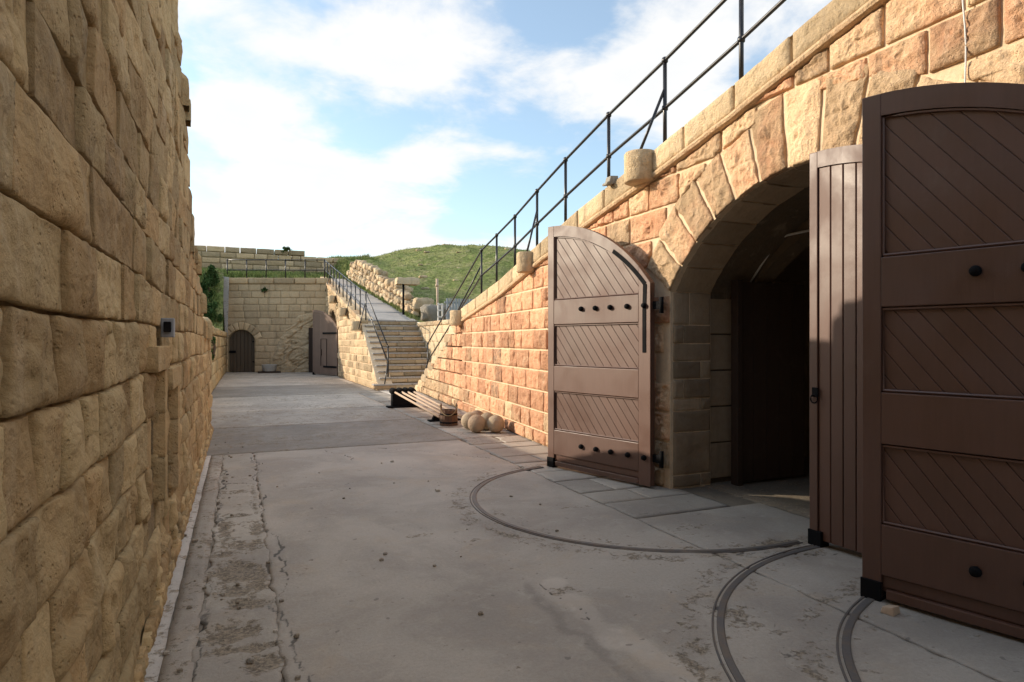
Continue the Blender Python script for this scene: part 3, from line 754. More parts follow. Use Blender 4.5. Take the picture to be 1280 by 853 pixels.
_, P3 = vault_strip('inner_lining', 5.62, 11., ARC_Y, HALF + .9, SPR + .3, .9, 'inner')
# bulkhead with a lower arch
hb = HALF - .02; rb = .72; Rb = (hb ** 2 + rb ** 2) / (2 * rb); zb0 = 2.30 + rb - Rb
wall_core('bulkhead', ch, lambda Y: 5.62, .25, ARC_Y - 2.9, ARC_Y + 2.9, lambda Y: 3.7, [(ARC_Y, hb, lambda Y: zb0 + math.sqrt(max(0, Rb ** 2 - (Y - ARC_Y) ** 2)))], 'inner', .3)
a = Acc(); a.box(11, 11.2, 1, 7.2, -.03, 4); a.out('back_wall', 'inner', ch)
for i in range(5):
    z0 = .05 + i * .42
    a = Acc(); a.box(5.02, 5.58, ARC_Y + HALF + .03, ARC_Y + HALF + .075, z0 + .006, z0 + .41); a.out('jamb_stone', 'vault', ch, bevel=.01)
# mass over and beside the passage (keeps it dark), hidden under the terrace
a = Acc()
for (y0, y1) in ((-6, -3.6), (2.3 - 1.1, 2.3 - .95), (7.0, 14)): a.box(5.0, 5.9, y0, y1, -.03, 2.2)
a.box(5.0, 6.3, -6, 1.15, -.03, 3.6) if False else None
a.out('wall_backing', 'vault', rw, center=False)
# second chamber: plain dark box behind gate two
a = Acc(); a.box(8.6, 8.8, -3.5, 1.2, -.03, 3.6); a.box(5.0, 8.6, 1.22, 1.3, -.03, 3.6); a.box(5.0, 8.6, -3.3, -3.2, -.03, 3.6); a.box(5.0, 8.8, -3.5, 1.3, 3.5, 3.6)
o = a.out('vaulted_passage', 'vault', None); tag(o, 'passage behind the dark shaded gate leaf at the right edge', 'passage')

# ---- coping, moulding, corbels
cells = []; bounds = [-14.5]
while bounds[-1] < 5: bounds.append(bounds[-1] + random.uniform(.5, .95))
CM = lambda a, b, d: (wx(-a) - d, -a, b)
for a0, a1 in zip(bounds[:-1], bounds[1:]):
    poly = [(a0, zt(-a0) - .27), (a1, zt(-a1) - .27), (a1, zt(-a1)), (a0, zt(-a0))]
    cells.append((poly, dict(proud=.075, amp=.016, freq=5, gap=.002, jit=.007, n=44, rings=7, pillow=.3, style='pit', seed=random.uniform(0, 90), back=-.02), (random.random(), random.random() * .6, random.choice([0, .05, .2]))))
place_stones(rw, cells, CM, 'cope', name='coping_stone')
V = []; F = []
prof = [(-.02, -.02), (.05, -.02), (.10, 0), (.10, -.0)]
ys = np.linspace(-5, 14.5, 90)
prof = [(-.02, -.335), (.05, -.335), (.078, -.325), (.09, -.30), (.085, -.275), (.06, -.262), (-.02, -.262)]
for Y in ys:
    for d, z in prof: V.append((wx(Y) - d + .004 * mn.noise((Y * 3, d * 20, 0)), Y, zt(Y) + z + .006 * mn.noise((Y * 4, 0, 5))))
m = len(prof)
for i in range(len(ys) - 1):
    for j in range(m): F.append((i * m + j, i * m + (j + 1) % m, (i + 1) * m + (j + 1) % m, (i + 1) * m + j))
put('string_moulding', V, F, 'right', rw, (.5, .3, .1), False, None, center=False)
V = []; F = []
for Y in ys:                                            # top of the coping, behind the stones
    V += [(wx(Y) - .06, Y, zt(Y) - .022), (wx(Y) + .45, Y, zt(Y) - .022), (wx(Y) + .45, Y, zt(Y) - .3)]
for i in range(len(ys) - 1):
    for j in range(2): q = i * 3 + j; F.append((q, q + 1, q + 4, q + 3))
put('coping_top', V, F, 'cope', rw, (.5, .3, .15), False, None, center=False)
def corbel(X, Y, z, r_, h, parent, rot=0):
    V = []; F = []; n = 28; zs_ = [0, .012, h * .3, h * .6, h - .02, h]; rs_ = [r_ - .012, r_, r_, r_ * .995, r_, r_ - .015]
    for zz_, rr in zip(zs_, rs_):
        for k in range(n):
            a = 2 * PI * k / n; q = rr + .006 * mn.noise((math.cos(a) * 2 + X, math.sin(a) * 2 + Y, zz_ * 6))
            V.append((X + q * math.cos(a), Y + q * math.sin(a), z + zz_))
    for i in range(len(zs_) - 1):
        for k in range(n): F.append((i * n + k, i * n + (k + 1) % n, (i + 1) * n + (k + 1) % n, (i + 1) * n + k))
    F += [tuple(range(n))[::-1], tuple((len(zs_) - 1) * n + k for k in range(n))]
    o = put('corbel', V, F, 'cope', parent, (.55, .25, .05), True)
    e = o.modifiers.new('edge', 'EDGE_SPLIT'); e.split_angle = R(50)
    return o
corbel(4.33, 6.30, 3.50, .19, .35, rw); corbel(4.38, 9.62, 2.78, .17, .33, rw); corbel(4.82, 14.55, 2.02, .19, .36, rw)

# second stair running up along the wall
st2 = empty('stone_stair', (5.6, 18, 0), 0, 'narrow rough stone stair climbing along the end of the sunlit arched wall', 'staircase')
for i in range(11):
    y1 = 20.9 - i * .575; z1 = (i + 1) * .205
    V, F = stone([(0, 0), (1.15, 0), (1.15, .62), (0, .62)], lambda a_, b_, d_: (wx(y1) - .09 + a_, y1 - .62 + b_, z1 - .2 + d_), proud=.2, amp=.02, freq=4, gap=.0, jit=.02, n=28, rings=4, pillow=.12, style='pit', seed=i * 3.3, back=-.03)
    put('step', V, F, 'rubble', st2, rtint(.1), True)
    for q in range(2):
        V, F = stone([(0, 0), (.26, 0), (.26, .19), (0, .19)], lambda a_, b_, d_: (wx(y1 - .3 * q) + .0 - d_, y1 - .02 - a_ - .29 * q, z1 - .235 + b_), proud=.05, amp=.03, freq=6, gap=.0, jit=.012, n=20, rings=4, style='rock', seed=i * 3.3 + q, back=-.08)
        put('stone_block', V, F, 'rubble', st2, rtint(.2), True)
a = Acc()
for i in range(11): a.box(wx(20.9 - i * .575) + .03, 6.2, 14.56, 20.88 - i * .575, i * .205 - .05, i * .205 + .02)
a.out('stair_core', 'mortar', st2, center=False)

# ------------------------------------------------------------------ gates
def leaf_top(u, z0=3.16, Rl=2.16): return z0 - Rl + math.sqrt(max(0, Rl * Rl - u * u))
def leaf(name, free, hinge, label, z0=3.16, kind='inner', Wd=None, mat='brown', base=.0):
    dx, dy = hinge[0] - free[0], hinge[1] - free[1]; Wd = Wd or math.hypot(dx, dy)
    t = empty(name, (free[0], free[1], base), math.atan2(dy, dx), label, 'gate', 'arched brown gate leaves'); t['local'] = 1
    top = lambda u: leaf_top(u * 1.72 / Wd, z0)
    n = 18
    def arcpts(u0, u1, off=0., k=n): return [(u0 + (u1 - u0) * i / k, top(u0 + (u1 - u0) * i / k) - off) for i in range(k + 1)]
    def outp(poly, y0, y1, nm, bev=.006, mt=mat):
        a_ = Acc(); a_.prism(poly, y0, y1); return a_.out(nm, mt, t, bevel=bev)
    s0, s1 = .115, Wd - .17
    # backing sheet
    outp([(.02, .06)] + [(Wd - .02, .06)] + arcpts(Wd - .02, .02, .03), .024, .07, 'backing_panel', 0)
    fy0, fy1 = -.012, .068
    if kind == 'inner':
        outp([(0, .02), (s0, .02)] + arcpts(s0, 0, 0, 4), fy0, fy1, 'stile')
        outp([(s1, .02), (Wd, .02)] + arcpts(Wd, s1, 0, 4), fy0, fy1, 'stile')
        a_ = Acc(); up = arcpts(s0, s1, 0); dn = arcpts(s0, s1, .14)
        for i in range(n): a_.prism([dn[i], dn[i + 1], up[i + 1], up[i]], fy0 + .001, fy1 - .001)
        a_.out('arched_rail', mat, t)
        for (z0_, z1_) in ((1.865, 2.18), (1.0, 1.325), (.17, .49)): outp([(s0, z0_), (s1, z0_), (s1, z1_), (s0, z1_)], fy0 + .001, fy1, 'rail')
        outp([(s0 + .03, .025), (s1 - .005, .025), (s1 - .005, .085), (s0 + .03, .085)], fy0 - .004, fy1, 'weather_board'); outp([(s0, .09), (s1, .09), (s1, .165), (s0, .165)], .012, fy1, 'weather_board')
        # panels of diagonal boards
        panels = [[(s0, 2.185), (s1, 2.185)] + arcpts(s1, s0, .145, 14), [(s0, 1.33), (s1, 1.33), (s1, 1.86), (s0, 1.86)], [(s0, .495), (s1, .495), (s1, .995), (s0, .995)]]
        ca, sa = math.cos(R(-51)), math.sin(R(-51)); nx, nz = -sa, ca; sp = .100
        for P in panels:
            vals = [nx * p[0] + nz * p[1] for p in P]
            k0 = math.floor(min(vals) / sp); k1 = math.ceil(max(vals) / sp)
            for k in range(k0, k1 + 1):
                q = clip(clip(P, nx, nz, (k + 1) * sp - .0018), -nx, -nz, -(k * sp + .0018))
                if len(q) >= 3 and abs(area(q)) > .0015: outp(q, .016, .05, 'board', .0035)
            # bead round the panel
            a_ = Acc(); m = len(P); cx_ = sum(p[0] for p in P) / m; cz_ = sum(p[1] for p in P) / m
            pts = [(p[0] + .008 * (1 if p[0] < cx_ else -1), .004, p[1] + .008 * (1 if p[1] < cz_ else -1)) for p in P]
            a_.tube(pts + [pts[0]], .009, 5); a_.out('panel_bead', mat, t)
        for zb_, us in ((2.05, (.62, .86, 1.10, 1.36)), (.335, (.62, .87, 1.11, 1.37))):
            for u_ in us + (Wd - .085,):
                a_ = Acc(); a_.lathe([(.030, 0), (.032, -.012), (.026, -.03), (.012, -.04)][::-1], 14, (u_, fy0, zb_), 'y'); a_.out('bolt_head', 'iron', t, True)
        # curved iron band along the arc, then down the stile
        a_ = Acc(); pts = [(1.14 + (Wd - .075 - 1.14) * i / 12, top(1.14 + (Wd - .075 - 1.14) * i / 12) - .105 - .0 * i) for i in range(13)] + [(Wd - .085, 2.0), (Wd - .085, 1.52)]
        for p, q in zip(pts[:-1], pts[1:]):
            d = Vector((q[0] - p[0], q[1] - p[1])).normalized(); nn = (-d.y * .024, d.x * .024)
            a_.prism([(p[0] - nn[0], p[1] - nn[1]), (q[0] - nn[0], q[1] - nn[1]), (q[0] + nn[0], q[1] + nn[1]), (p[0] + nn[0], p[1] + nn[1])], fy0 - .006, fy0 + .01)
        band = a_.out('iron_band', 'iron', t)
    else:
        outp([(0, .02), (.075, .02)] + arcpts(.075, 0, 0, 3), fy0, fy1, 'stile'); outp([(Wd - .08, .02), (Wd, .02)] + arcpts(Wd, Wd - .08, 0, 3), fy0, fy1, 'stile')
        a_ = Acc(); up = arcpts(.075, Wd - .08, 0); dn = arcpts(.075, Wd - .08, .13)
        for i in range(n): a_.prism([dn[i], dn[i + 1], up[i + 1], up[i]], fy0 + .001, fy1 - .001)
        a_.out('arched_rail', mat, t)
        u_ = .079; bw = .108
        while u_ < Wd - .09:
            u2 = min(u_ + bw, Wd - .083); outp([(u_, .05), (u2 - .007, .05)] + arcpts(u2 - .007, u_, .133, 2), .002, .05, 'board', .006); u_ = u2
    # iron shoe with the wheel, corner plate
    a_ = Acc(); a_.box(-.006, .115, fy0 - .012, fy1 + .01, .0, .125); a_.out('corner_plate', 'iron', t, bevel=.004)
    # hinges
    for zb_ in (2.05, .335):
        a_ = Acc(); a_.box(Wd - .02, Wd + .10, .03, .06, zb_ - .045, zb_ + .045); h = a_.out('hinge', 'iron', t, bevel=.006)
        a_ = Acc(); a_.tube([(Wd + .105, .05, zb_ - .09), (Wd + .105, .05, zb_ + .09)], .026, 10); k = a_.out('pintle', 'iron', None, True)
        k.parent = h; k.location = Vector(k.location) - Vector(h.location)
    return t
L1 = leaf('gate_leaf', (3.77, 7.59), (4.24, 5.965), 'sunlit brown gate leaf with diagonal boards, swung open against the orange wall', 3.155)
L2 = leaf('gate_leaf', (3.72, 2.92), (4.17, 1.27), 'shaded dark brown gate leaf with diagonal boards at the right edge', 3.22)
L3 = leaf('gate_leaf', (4.285, 3.84), (4.40, 2.10), 'closed gate leaf of upright planks between the dark arch and the shaded leaf', 3.175, 'outer')
a = Acc(); a.box(.03, .085, -.022, -.01, 1.20, 1.275); pl_ = a.out('latch_plate', 'iron', L3, bevel=.003)
a = Acc(); a.tube([(.058 + .032 * math.sin(q), -.03, 1.205 + .034 * math.cos(q) - .02) for q in np.linspace(0, 2 * PI, 15)], .006, 6); k = a.out('ring_handle', 'iron', None, True); k.parent = pl_; k.location = Vector(k.location) - Vector(pl_.location)
L4 = leaf('gate_leaf', (3.36, 32.7), (4.26, 30.8), 'faded brown gate leaf with wicket door, standing open at the far end wall', 3.17, 'outer', None, 'greybrown')
for zb_, u0 in ((2.02, .9), (.42, .95)):
    a = Acc(); a.box(u0, 2.08, -.03, -.008, zb_ - .045, zb_ + .045); a.out('strap_hinge', 'iron', L4)
a = Acc(); a.box(.72, .74, -.028, -.008, .45, 1.75); a.box(1.22, 1.24, -.028, -.008, .45, 1.75); a.box(.72, 1.24, -.028, -.008, 1.74, 1.76); a.box(.76, .80, -.034, -.008, .95, 1.25); a.out('wicket_frame', 'darkwood', L4)
# wooden wedge under the dark leaf
a = Acc(); a.add([(3.60, 2.62, 0.), (3.69, 2.64, 0.), (3.68, 2.72, 0.), (3.59, 2.70, 0.), (3.605, 2.63, .05), (3.685, 2.645, .045), (3.678, 2.71, .03), (3.60, 2.695, .035)], [(0, 3, 2, 1), (4, 5, 6, 7), (0, 1, 5, 4), (1, 2, 6, 5), (2, 3, 7, 6), (3, 0, 4, 7)])
tag(a.out('door_wedge', 'pole', None, bevel=.004), 'small wooden wedge pushed under the foot of the dark gate leaf', 'wedge')
# inner leaf swung back inside the passage
t = empty('inner_gate', (5.22, 5.74, 0), 0, 'inner wooden gate folded back inside the dark passage', 'gate'); t['local'] = 1
a = Acc(); a.box(0, .07, -.06, .05, 0, 2.35); a.out('stile', 'darkwood', t, bevel=.006)
for i in range(5): 
    a = Acc(); a.box(.075 + i * .2, .27 + i * .2, -.02, .03, .03, 2.33); a.out('board', 'darkwood', t, bevel=.005)
a = Acc(); a.tube([(5.56, 5.74, 2.33), (5.56, 5.88, 2.31), (5.565, 5.66, 2.55), (5.575, 5.42, 2.80), (5.575, 5.3, 2.82), (5.575, 3.0, 2.86)][1:], .014, 8)
o = a.out('conduit_pipe', 'white', None, True); tag(o, 'thin pale conduit pipe bent along the inner arch of the passage', 'pipe')

# ------------------------------------------------------------------ railings
def railing(name, posts, label, height, lower=.5, braces=(), end=None, r=.019, start=None):
    """posts: list of base points; rails through the post tops"""
    t = empty(name, posts[0], 0, label, 'railing', 'black iron railings')
    for p in posts:
        a_ = Acc(); a_.tube([p, (p[0], p[1], p[2] + height)], r, 8); a_.lathe([(r * 1.5, -.025), (r * 1.6, 0), (r * 1.5, .025), (r * .6, .04)], 8, (p[0], p[1], p[2] + height)); a_.lathe([(r * 1.5, -.025), (r * 1.6, 0), (r * 1.5, .025)], 8, (p[0], p[1], p[2] + height * lower)); a_.out('post', 'railiron', t, True)
    for f in (1., lower):
        pts = [(p[0], p[1], p[2] + height * f) for p in posts]
        if end: pts = pts + [(e[0], e[1], e[2] + height * f) for e in end]
        a_ = Acc(); a_.tube(pts, r * .85, 8); a_.out('handrail' if f == 1. else 'lower_rail', 'railiron', t, True)
    for p, q in braces:
        a_ = Acc(); a_.tube([p, q], r * .75, 8); a_.out('brace', 'railiron', t, True)
    return t
PY_ = [14.75, 13.33 + .2, 12.35, 11.15, 9.95, 8.75, 7.5, 6.25, 5.0, 3.75, 2.5]
posts = [(5.62, 20.05, .39)] + [(wx(Y) + .2, Y, zt(Y) - .03) for Y in PY_[1:]]
b = []
for (Yp, cX, cY, cz) in ((6.25, 4.33, 6.33, 3.85), (9.95, 4.38, 9.62, 3.11), (13.53, 4.82, 14.55, 2.38)):
    b.append(((wx(Yp) + .2, Yp, zt(Yp) - .03 + .85), (cX, cY, cz)))
b.append(((5.62, 20.05, .95), (5.45, 20.6, .03)))
railing('iron_railing', posts, 'black iron railing rising along the coping above the gate arch', 1.18, .52, b, r=.024)
posts = [(4.72, 21.85, .41), (4.42, 24.35, 2.43)] + [(4.40, 24.35 + (36.6 - 24.35) * i / 11, ramp_z(24.35 + (36.6 - 24.35) * i / 11)) for i in range(1, 12)]
b = [((4.40, Y, ramp_z(Y) + .6), (4.14, Y - .15, ramp_z(Y) - .35)) for Y in (24.4, 27.6, 31., 34.4)] + [((4.72, 21.85, .95), (4.5, 21.35, .22))]
railing('iron_railing', posts, 'black iron railing beside the grey ramp above the broad steps', 1.05, .5, b, r=.026)
E0 = np.array([-.5, 37.0]); E1 = np.array([4.4, 35.0])
posts = [(float(-.55 + 4.8 * i / 5), float(37.3 - 2.0 * i / 5 + .25), 4.95) for i in range(6)]
railing('iron_railing', posts, 'thin black iron railing on top of the far end wall', 1.05, .48, r=.03, end=None)

# ------------------------------------------------------------------ broad steps, flank wall, ramp
stair = empty('stone_staircase', (5.4, STEP0, 0), 0, 'broad flight of stone steps climbing to the grey ramp', 'staircase')
for i in range(NST):
    y0 = STEP0 + i * TREAD; z1 = (i + 1) * RISE; xl_ = 4.16 if i == 0 else 4.42
    xs = splits(xl_, 6.5, .5, 1.0)
    for x0, x1 in zip(xs[:-1], xs[1:]):
        V, F = stone([(x0, z1 - RISE + .03), (x1, z1 - RISE + .03), (x1, z1 - .045), (x0, z1 - .045)], lambda a_, b_, d_: (a_, y0 - d_, b_), proud=.02, amp=.008, freq=5, gap=.001, jit=.006, n=20, rings=3, pillow=.4, seed=random.uniform(0, 90), back=-.2)
        put('riser_stone', V, F, 'step', stair, (random.random(), random.random() * .9, random.choice([0, .0, .1, .35])), True)
    a = Acc(); a.box(xl_ - .02, 6.5, y0 - .035, y0 + TREAD + .04, z1 - .05, z1); a.out('tread', 'paleconc', stair, bevel=.008)
a = Acc()
for i in range(NST): a.box(4.4, 6.5, STEP0 + i * TREAD + .05, 25.0, i * RISE - .05, (i + 1) * RISE - .06)
a.out('stair_core', 'step', stair, center=False)
xs_, ys_ = mesh_xy(0, 1, 24.75, 37.2, .1, .3)
RX = 4.36 + (np.vectorize(ramp_right)(ys_) - 4.36) * xs_
ramp_o = gridsheet('ramp_path', RX, ys_, lambda x, y: np.vectorize(ramp_z)(y) + (nfbm(x * 2, y * 2, 8, 3) - .5) * .02, 'paleconc')
for Y in (26.4, 28.6, 31.2, 34.):
    a = Acc(); a.tube([(4.42, Y, ramp_z(Y) + .005), (ramp_right(Y) - .05, Y, ramp_z(Y) + .005)], .016, 6); a.out('drain_bar', 'grey', ramp_o)
fl = empty('flank_wall', (4.3, 29, 0), 0, 'pale sunlit ashlar wall with an arch under the ramp and steps', 'wall')
def ftop(Y): return max(.03, min(ramp_z(Y) + .03, (Y - STEP0) / TREAD * RISE + .12)) if Y < 25 else ramp_z(Y) + .02
FA = 32.55
fz = lambda Y: 2.2 - 1.237 + math.sqrt(max(0, 2.217 ** 2 - (Y - FA) ** 2))
wall_core('wall_core', fl, lambda Y: 4.3, .5, STEP0, 37, ftop, [(FA, 1.78, fz)], 'mortar', .15)
FM = lambda a, b, d: (4.3 - d, -a, b)
cells = []
zs = [0, .25] + [.25 + .29 * i for i in range(1, 18)]
for z0, z1 in zip(zs[:-1], zs[1:]):
    br = splits(-37, -STEP0, .5, .95)
    for a0, a1 in zip(br[:-1], br[1:]):
        Y = -(a0 + a1) / 2
        if z0 > ftop(Y) - .05: continue
        poly = [(a0, z0), (a1, z0), (a1, z1), (a0, z1)]
        ta, tb = ftop(-a0), ftop(-a1); sl = (tb - ta) / (a1 - a0)
        poly = clip(poly, -sl, 1, ta - .02 - sl * a0)
        if len(poly) < 3: continue
        cz = (z0 + z1) / 2
        if abs(Y - FA) < 1.78 + .1 and cz < fz(Y) + .12: continue
        cells.append((poly, dict(proud=.035, amp=.035, freq=4.5, gap=.008, jit=.012, n=24, rings=4, pillow=.5, style='rock', seed=random.uniform(0, 90)), (random.random(), random.uniform(0, .5), max(0, random.gauss(-.02, .07)))))
place_stones(fl, cells, FM, 'cope', limit=290, dist=lambda c: -c[0][0][0], stuffname='distant_stone_blocks')
cells = []
for i in range(11):
    t0 = -1.0 + 2.0 * i / 11; t1 = -1.0 + 2.0 * (i + 1) / 11
    P = lambda r_, t: (-FA + r_ * math.sin(t), 2.2 - 1.237 + r_ * math.cos(t))
    cells.append(([P(2.24, t0), P(2.62, t0), P(2.62, t1), P(2.24, t1)][::-1], dict(proud=.07, amp=.03, freq=5, gap=.006, n=20, rings=3, seed=i * 2.), rtint()))
place_stones(fl, cells, FM, 'cope', name='voussoir')
# edge stones of the ramp
y = 24.6; cells = []
while y < 36.9:
    y1 = y + random.uniform(.7, 1.1); cells.append(([(-y1, ramp_z(y1) - .16), (-y, ramp_z(y) - .16), (-y, ramp_z(y) + .06), (-y1, ramp_z(y1) + .06)], dict(proud=.07, amp=.015, freq=4, gap=.004, n=20, rings=3, pillow=.3, seed=y, back=-.25), rtint(.1))); y = y1
place_stones(fl, cells, FM, 'cope', name='coping_stone')
for Y in (24.55, 27.7, 31.1, 36.0): corbel(4.08, Y, ramp_z(Y) - .42, .19, .36, fl)
a = Acc(); a.box(4.78, 7., 30.7, 30.78, -.03, 3.2); a.box(4.78, 7, 34.4, 34.48, -.03, 3.2); a.box(6.9, 7., 30.7, 34.4, -.03, 3.2); a.box(4.78, 7., 30.7, 34.45, 3.2, 3.25); a.out('arch_recess', 'vault', fl, center=False)
# cheek wall right of the steps
cw = empty('cheek_wall', (6.6, 21, 0), 0, 'pale low ashlar wall closing the right side of the broad steps', 'wall')
a = Acc(); a.box(6.49, 6.9, 17., 24.72, -.05, 2.30); a.out('wall_core', 'mortar', cw, center=False)
cells = []
KM = lambda a_, b, d: (6.49 - d, -a_, b)
zs = [0, .3, .62, .94, 1.26, 1.6, 1.92]
for z0, z1 in zip(zs, zs[1:] + [2.2]):
    br = splits(-24.7, -17, .45, .85)
    for a0, a1 in zip(br[:-1], br[1:]): cells.append(([(a0, z0), (a1, z0), (a1, z1), (a0, z1)], dict(proud=.025, amp=.02, freq=4.5, gap=.007, n=20, rings=3, style='rock', seed=random.uniform(0, 90)), (random.uniform(.3, 1), random.uniform(0, .3), max(0, random.gauss(.03, .08)))))
place_stones(cw, cells, KM, 'rubble')
br = splits(-24.7, -17, .7, 1.1)
place_stones(cw, [([(a0, 2.21), (a1, 2.21), (a1, 2.38), (a0, 2.38)], dict(proud=.06, amp=.012, n=20, rings=3, pillow=.25, gap=.003, seed=a0, back=-.42), rtint(.1)) for a0, a1 in zip(br[:-1], br[1:])], KM, 'rubble', name='coping_stone')

# ------------------------------------------------------------------ end wall
ew = empty('end_wall', (2, 36, 0), 0, 'brown ashlar wall closing the far end of the courtyard', 'wall')
ED = (E1 - E0) / np.linalg.norm(E1 - E0); EN = np.array([ED[1], -ED[0]]); EL_ = float(np.linalg.norm(E1 - E0))
EM = lambda a, b, d: (float(E0[0] + ED[0] * a + EN[0] * d), float(E0[1] + ED[1] * a + EN[1] * d), b)
DC, DH, DS, DR = .70, .69, 1.78, .46                    # door centre, half width, spring, rise
DRad = (DH ** 2 + DR ** 2) / (2 * DR); dz_ = DS + DR - DRad
dtop = lambda a: dz_ + math.sqrt(max(0, DRad ** 2 - (a - DC) ** 2))
V = []; F = []
xs_ = sorted(set(np.linspace(-.2, EL_, 24).tolist() + np.linspace(DC - DH, DC + DH, 13).tolist()))
for p, q in zip(xs_[:-1], xs_[1:]):
    ins = abs((p + q) / 2 - DC) < DH
    z0, z1 = (dtop(p), dtop(q)) if ins else (-.05, -.05)
    n = len(V); V += [EM(p, z0, 0), EM(q, z1, 0), EM(q, 4.72, 0), EM(p, 4.72, 0), EM(p, z0, -.4), EM(q, z1, -.4), EM(q, 4.72, -.4), EM(p, 4.72, -.4)]
    F += [(n, n + 1, n + 2, n + 3), (n, n + 4, n + 5, n + 1), (n + 3, n + 2, n + 6, n + 7)]
for a_ in (DC - DH, DC + DH):
    n = len(V); V += [EM(a_, -.05, 0), EM(a_, -.05, -.4), EM(a_, dtop(a_), -.4), EM(a_, dtop(a_), 0)]; F.append((n, n + 1, n + 2, n + 3))
put('wall_core', V, F, 'leftjoint', ew, (.5, .3, .1), False, None, center=False)
cells = []; zs = [0, .36, .72, 1.06, 1.42, 1.78, 2.15, 2.5, 2.86, 3.22, 3.58, 3.93, 4.29, 4.66]
def rough_edge(z): return np.interp(z, [0, .8, 1.6, 2.2, 2.6, 3.0, 3.25], [2.35, 2.3, 2.6, 3.0, 3.5, 3.7, 4.9])
for z0, z1 in zip(zs[:-1], zs[1:]):
    br = splits(-.1, EL_, .5, 1.0); cz = (z0 + z1) / 2
    for a0, a1 in zip(br[:-1], br[1:]):
        if a0 > rough_edge(cz) + .05: continue
        poly = [(a0, z0), (a1, z0), (a1, z1), (a0, z1)]
        if z0 < DS:
            if a1 <= DC - DH or a0 >= DC + DH: pass
            elif a0 < DC - DH: poly = clip(poly, 1, 0, DC - DH)
            elif a1 > DC + DH: poly = clip(poly, -1, 0, -(DC + DH))
            else: continue
        else:
            mx, mz = (a0 + a1) / 2 - DC, cz - dz_; d = math.hypot(mx, mz)
            if d < DRad + .32: continue
            poly = clip(poly, -mx / d, -mz / d, -((mx * DC + mz * dz_) / d + DRad + .36))
        if len(poly) < 3: continue
        cells.append((poly, dict(proud=.03, amp=.018, freq=3., gap=.007, jit=.012, n=20, rings=3, pillow=.5, style='pit', seed=random.uniform(0, 90)), (random.uniform(.3, .65), random.random() * .6, max(0, random.gauss(0, .08)))))
place_stones(ew, cells, EM, 'end', limit=280)
cells = []
for i in range(9):
    th = math.asin(DH / DRad) * 1.08; t0 = -th + 2 * th * i / 9; t1 = -th + 2 * th * (i + 1) / 9
    P = lambda r_, t: (DC + r_ * math.sin(t), dz_ + r_ * math.cos(t))
    cells.append(([P(DRad + .01, t1), P(DRad + .42, t1), P(DRad + .42, t0), P(DRad + .01, t0)], dict(proud=.05, amp=.015, gap=.006, n=20, rings=3, style='pit', seed=i * 3.), rtint()))
place_stones(ew, cells, EM, 'end', name='voussoir')
br = splits(-.1, EL_, .9, 1.4)
place_stones(ew, [([(a0, 4.67), (a1, 4.67), (a1, 5.0), (a0, 5.0)], dict(proud=.10, amp=.015, gap=.004, n=20, rings=3, pillow=.25, style='pit', seed=a0, back=-.5), rtint(.12)) for a0, a1 in zip(br[:-1], br[1:])], EM, 'end', name='coping_stone')
# eroded masonry patch
na, nb = 110, 110; V = []; F = []; T = []
for i in range(na + 1):
    for j in range(nb + 1):
        a_ = 2.2 + (EL_ - 2.2) * i / na; z = 3.3 * j / nb
        e = float(sstep(a_ - rough_edge(z), -.15, .25))
        rid = abs(fbm(a_ * 1.3 + z * .9, z * 2.6 - a_ * .5, 3., 5)); cr = max(0., .16 - abs(fbm(a_ * .9, z * 2.2 - a_ * .9, 9., 3))) / .16
        d = -.02 + e * (.09 + .11 * rid - .10 * cr)
        V.append(EM(a_, z, d)); T.append((.35 + rid * .5, .3, .25 * cr))
for i in range(na):
    for j in range(nb): q = i * (nb + 1) + j; F.append((q, q + nb + 1, q + nb + 2, q + 1))
put('eroded_masonry', V, F, 'end', ew, np.array(T), True, None, center=False)
# plank door
dr = empty('plank_door', EM(DC, 0, -.15), math.atan2(ED[1], ED[0]), 'weathered dark plank door in the arched doorway of the end wall', 'door'); dr['local'] = 1
for i in range(7):
    u0 = -DH + 2 * DH * i / 7; u1 = u0 + 2 * DH / 7 - .02
    a = Acc(); a.prism([(u0, .02), (u1, .02), (u1, dtop(DC + u1 * .98) - .01), (u0, dtop(DC + u0 * .98) - .01)], 0, .05); a.out('plank', 'oldwood', dr, bevel=.008)
a = Acc(); a.box(-DH - .1, -.35, -.05, .0, 1.02, 1.14); a.out('lock_bar', 'iron', dr)
for z in (.55, 1.62): a = Acc(); a.box(DH - .15, DH + .22, -.05, 0, z - .03, z + .03); a.out('hinge', 'iron', dr)
a = Acc(); V = [EM(DC - DH, -.05, -.38), EM(DC + DH, -.05, -.38), EM(DC + DH, 2.3, -.38), EM(DC - DH, 2.3, -.38)]; put('door_back', V, [(0, 1, 2, 3)], 'darkwood', ew)
# dark timber post by the eroded patch, leaning against the wall corner
V0 = EM(4.45, 0, .22); a = Acc(); a.box(V0[0] - .14, V0[0] + .1, V0[1] - .06, V0[1] + .06, 0, 2.35)
tag(a.out('timber_post', 'darkwood', None, bevel=.01), 'dark upright timber beside the faded far gate leaf', 'post')
# zinc tub on a low plinth
tb = empty('metal_tub', EM(2.42, 0, .7), 0, 'pale metal tub standing before the far end wall', 'tub'); tb['local'] = 1
a = Acc(); a.lathe([(.30, .09), (.34, .12), (.37, .40), (.385, .42), (.37, .43), (.345, .41), (.31, .16)], 26); a.out('basin', 'tub', tb, True)
a = Acc(); a.box(-.55, .55, -.28, .28, 0, .085); a.out('plinth', 'darkwood', tb, bevel=.01)
# concrete pier on the left of the end wall
a = Acc(); a.prism([(-.64, 1.9), (-.52, 1.9), (-.44, 5.0), (-.80, 5.02)], 36.70, 37.0)
tag(a.out('concrete_pier', 'paleconc', None, bevel=.02), 'pale grey concrete strip edging the left end of the far wall', 'pier')

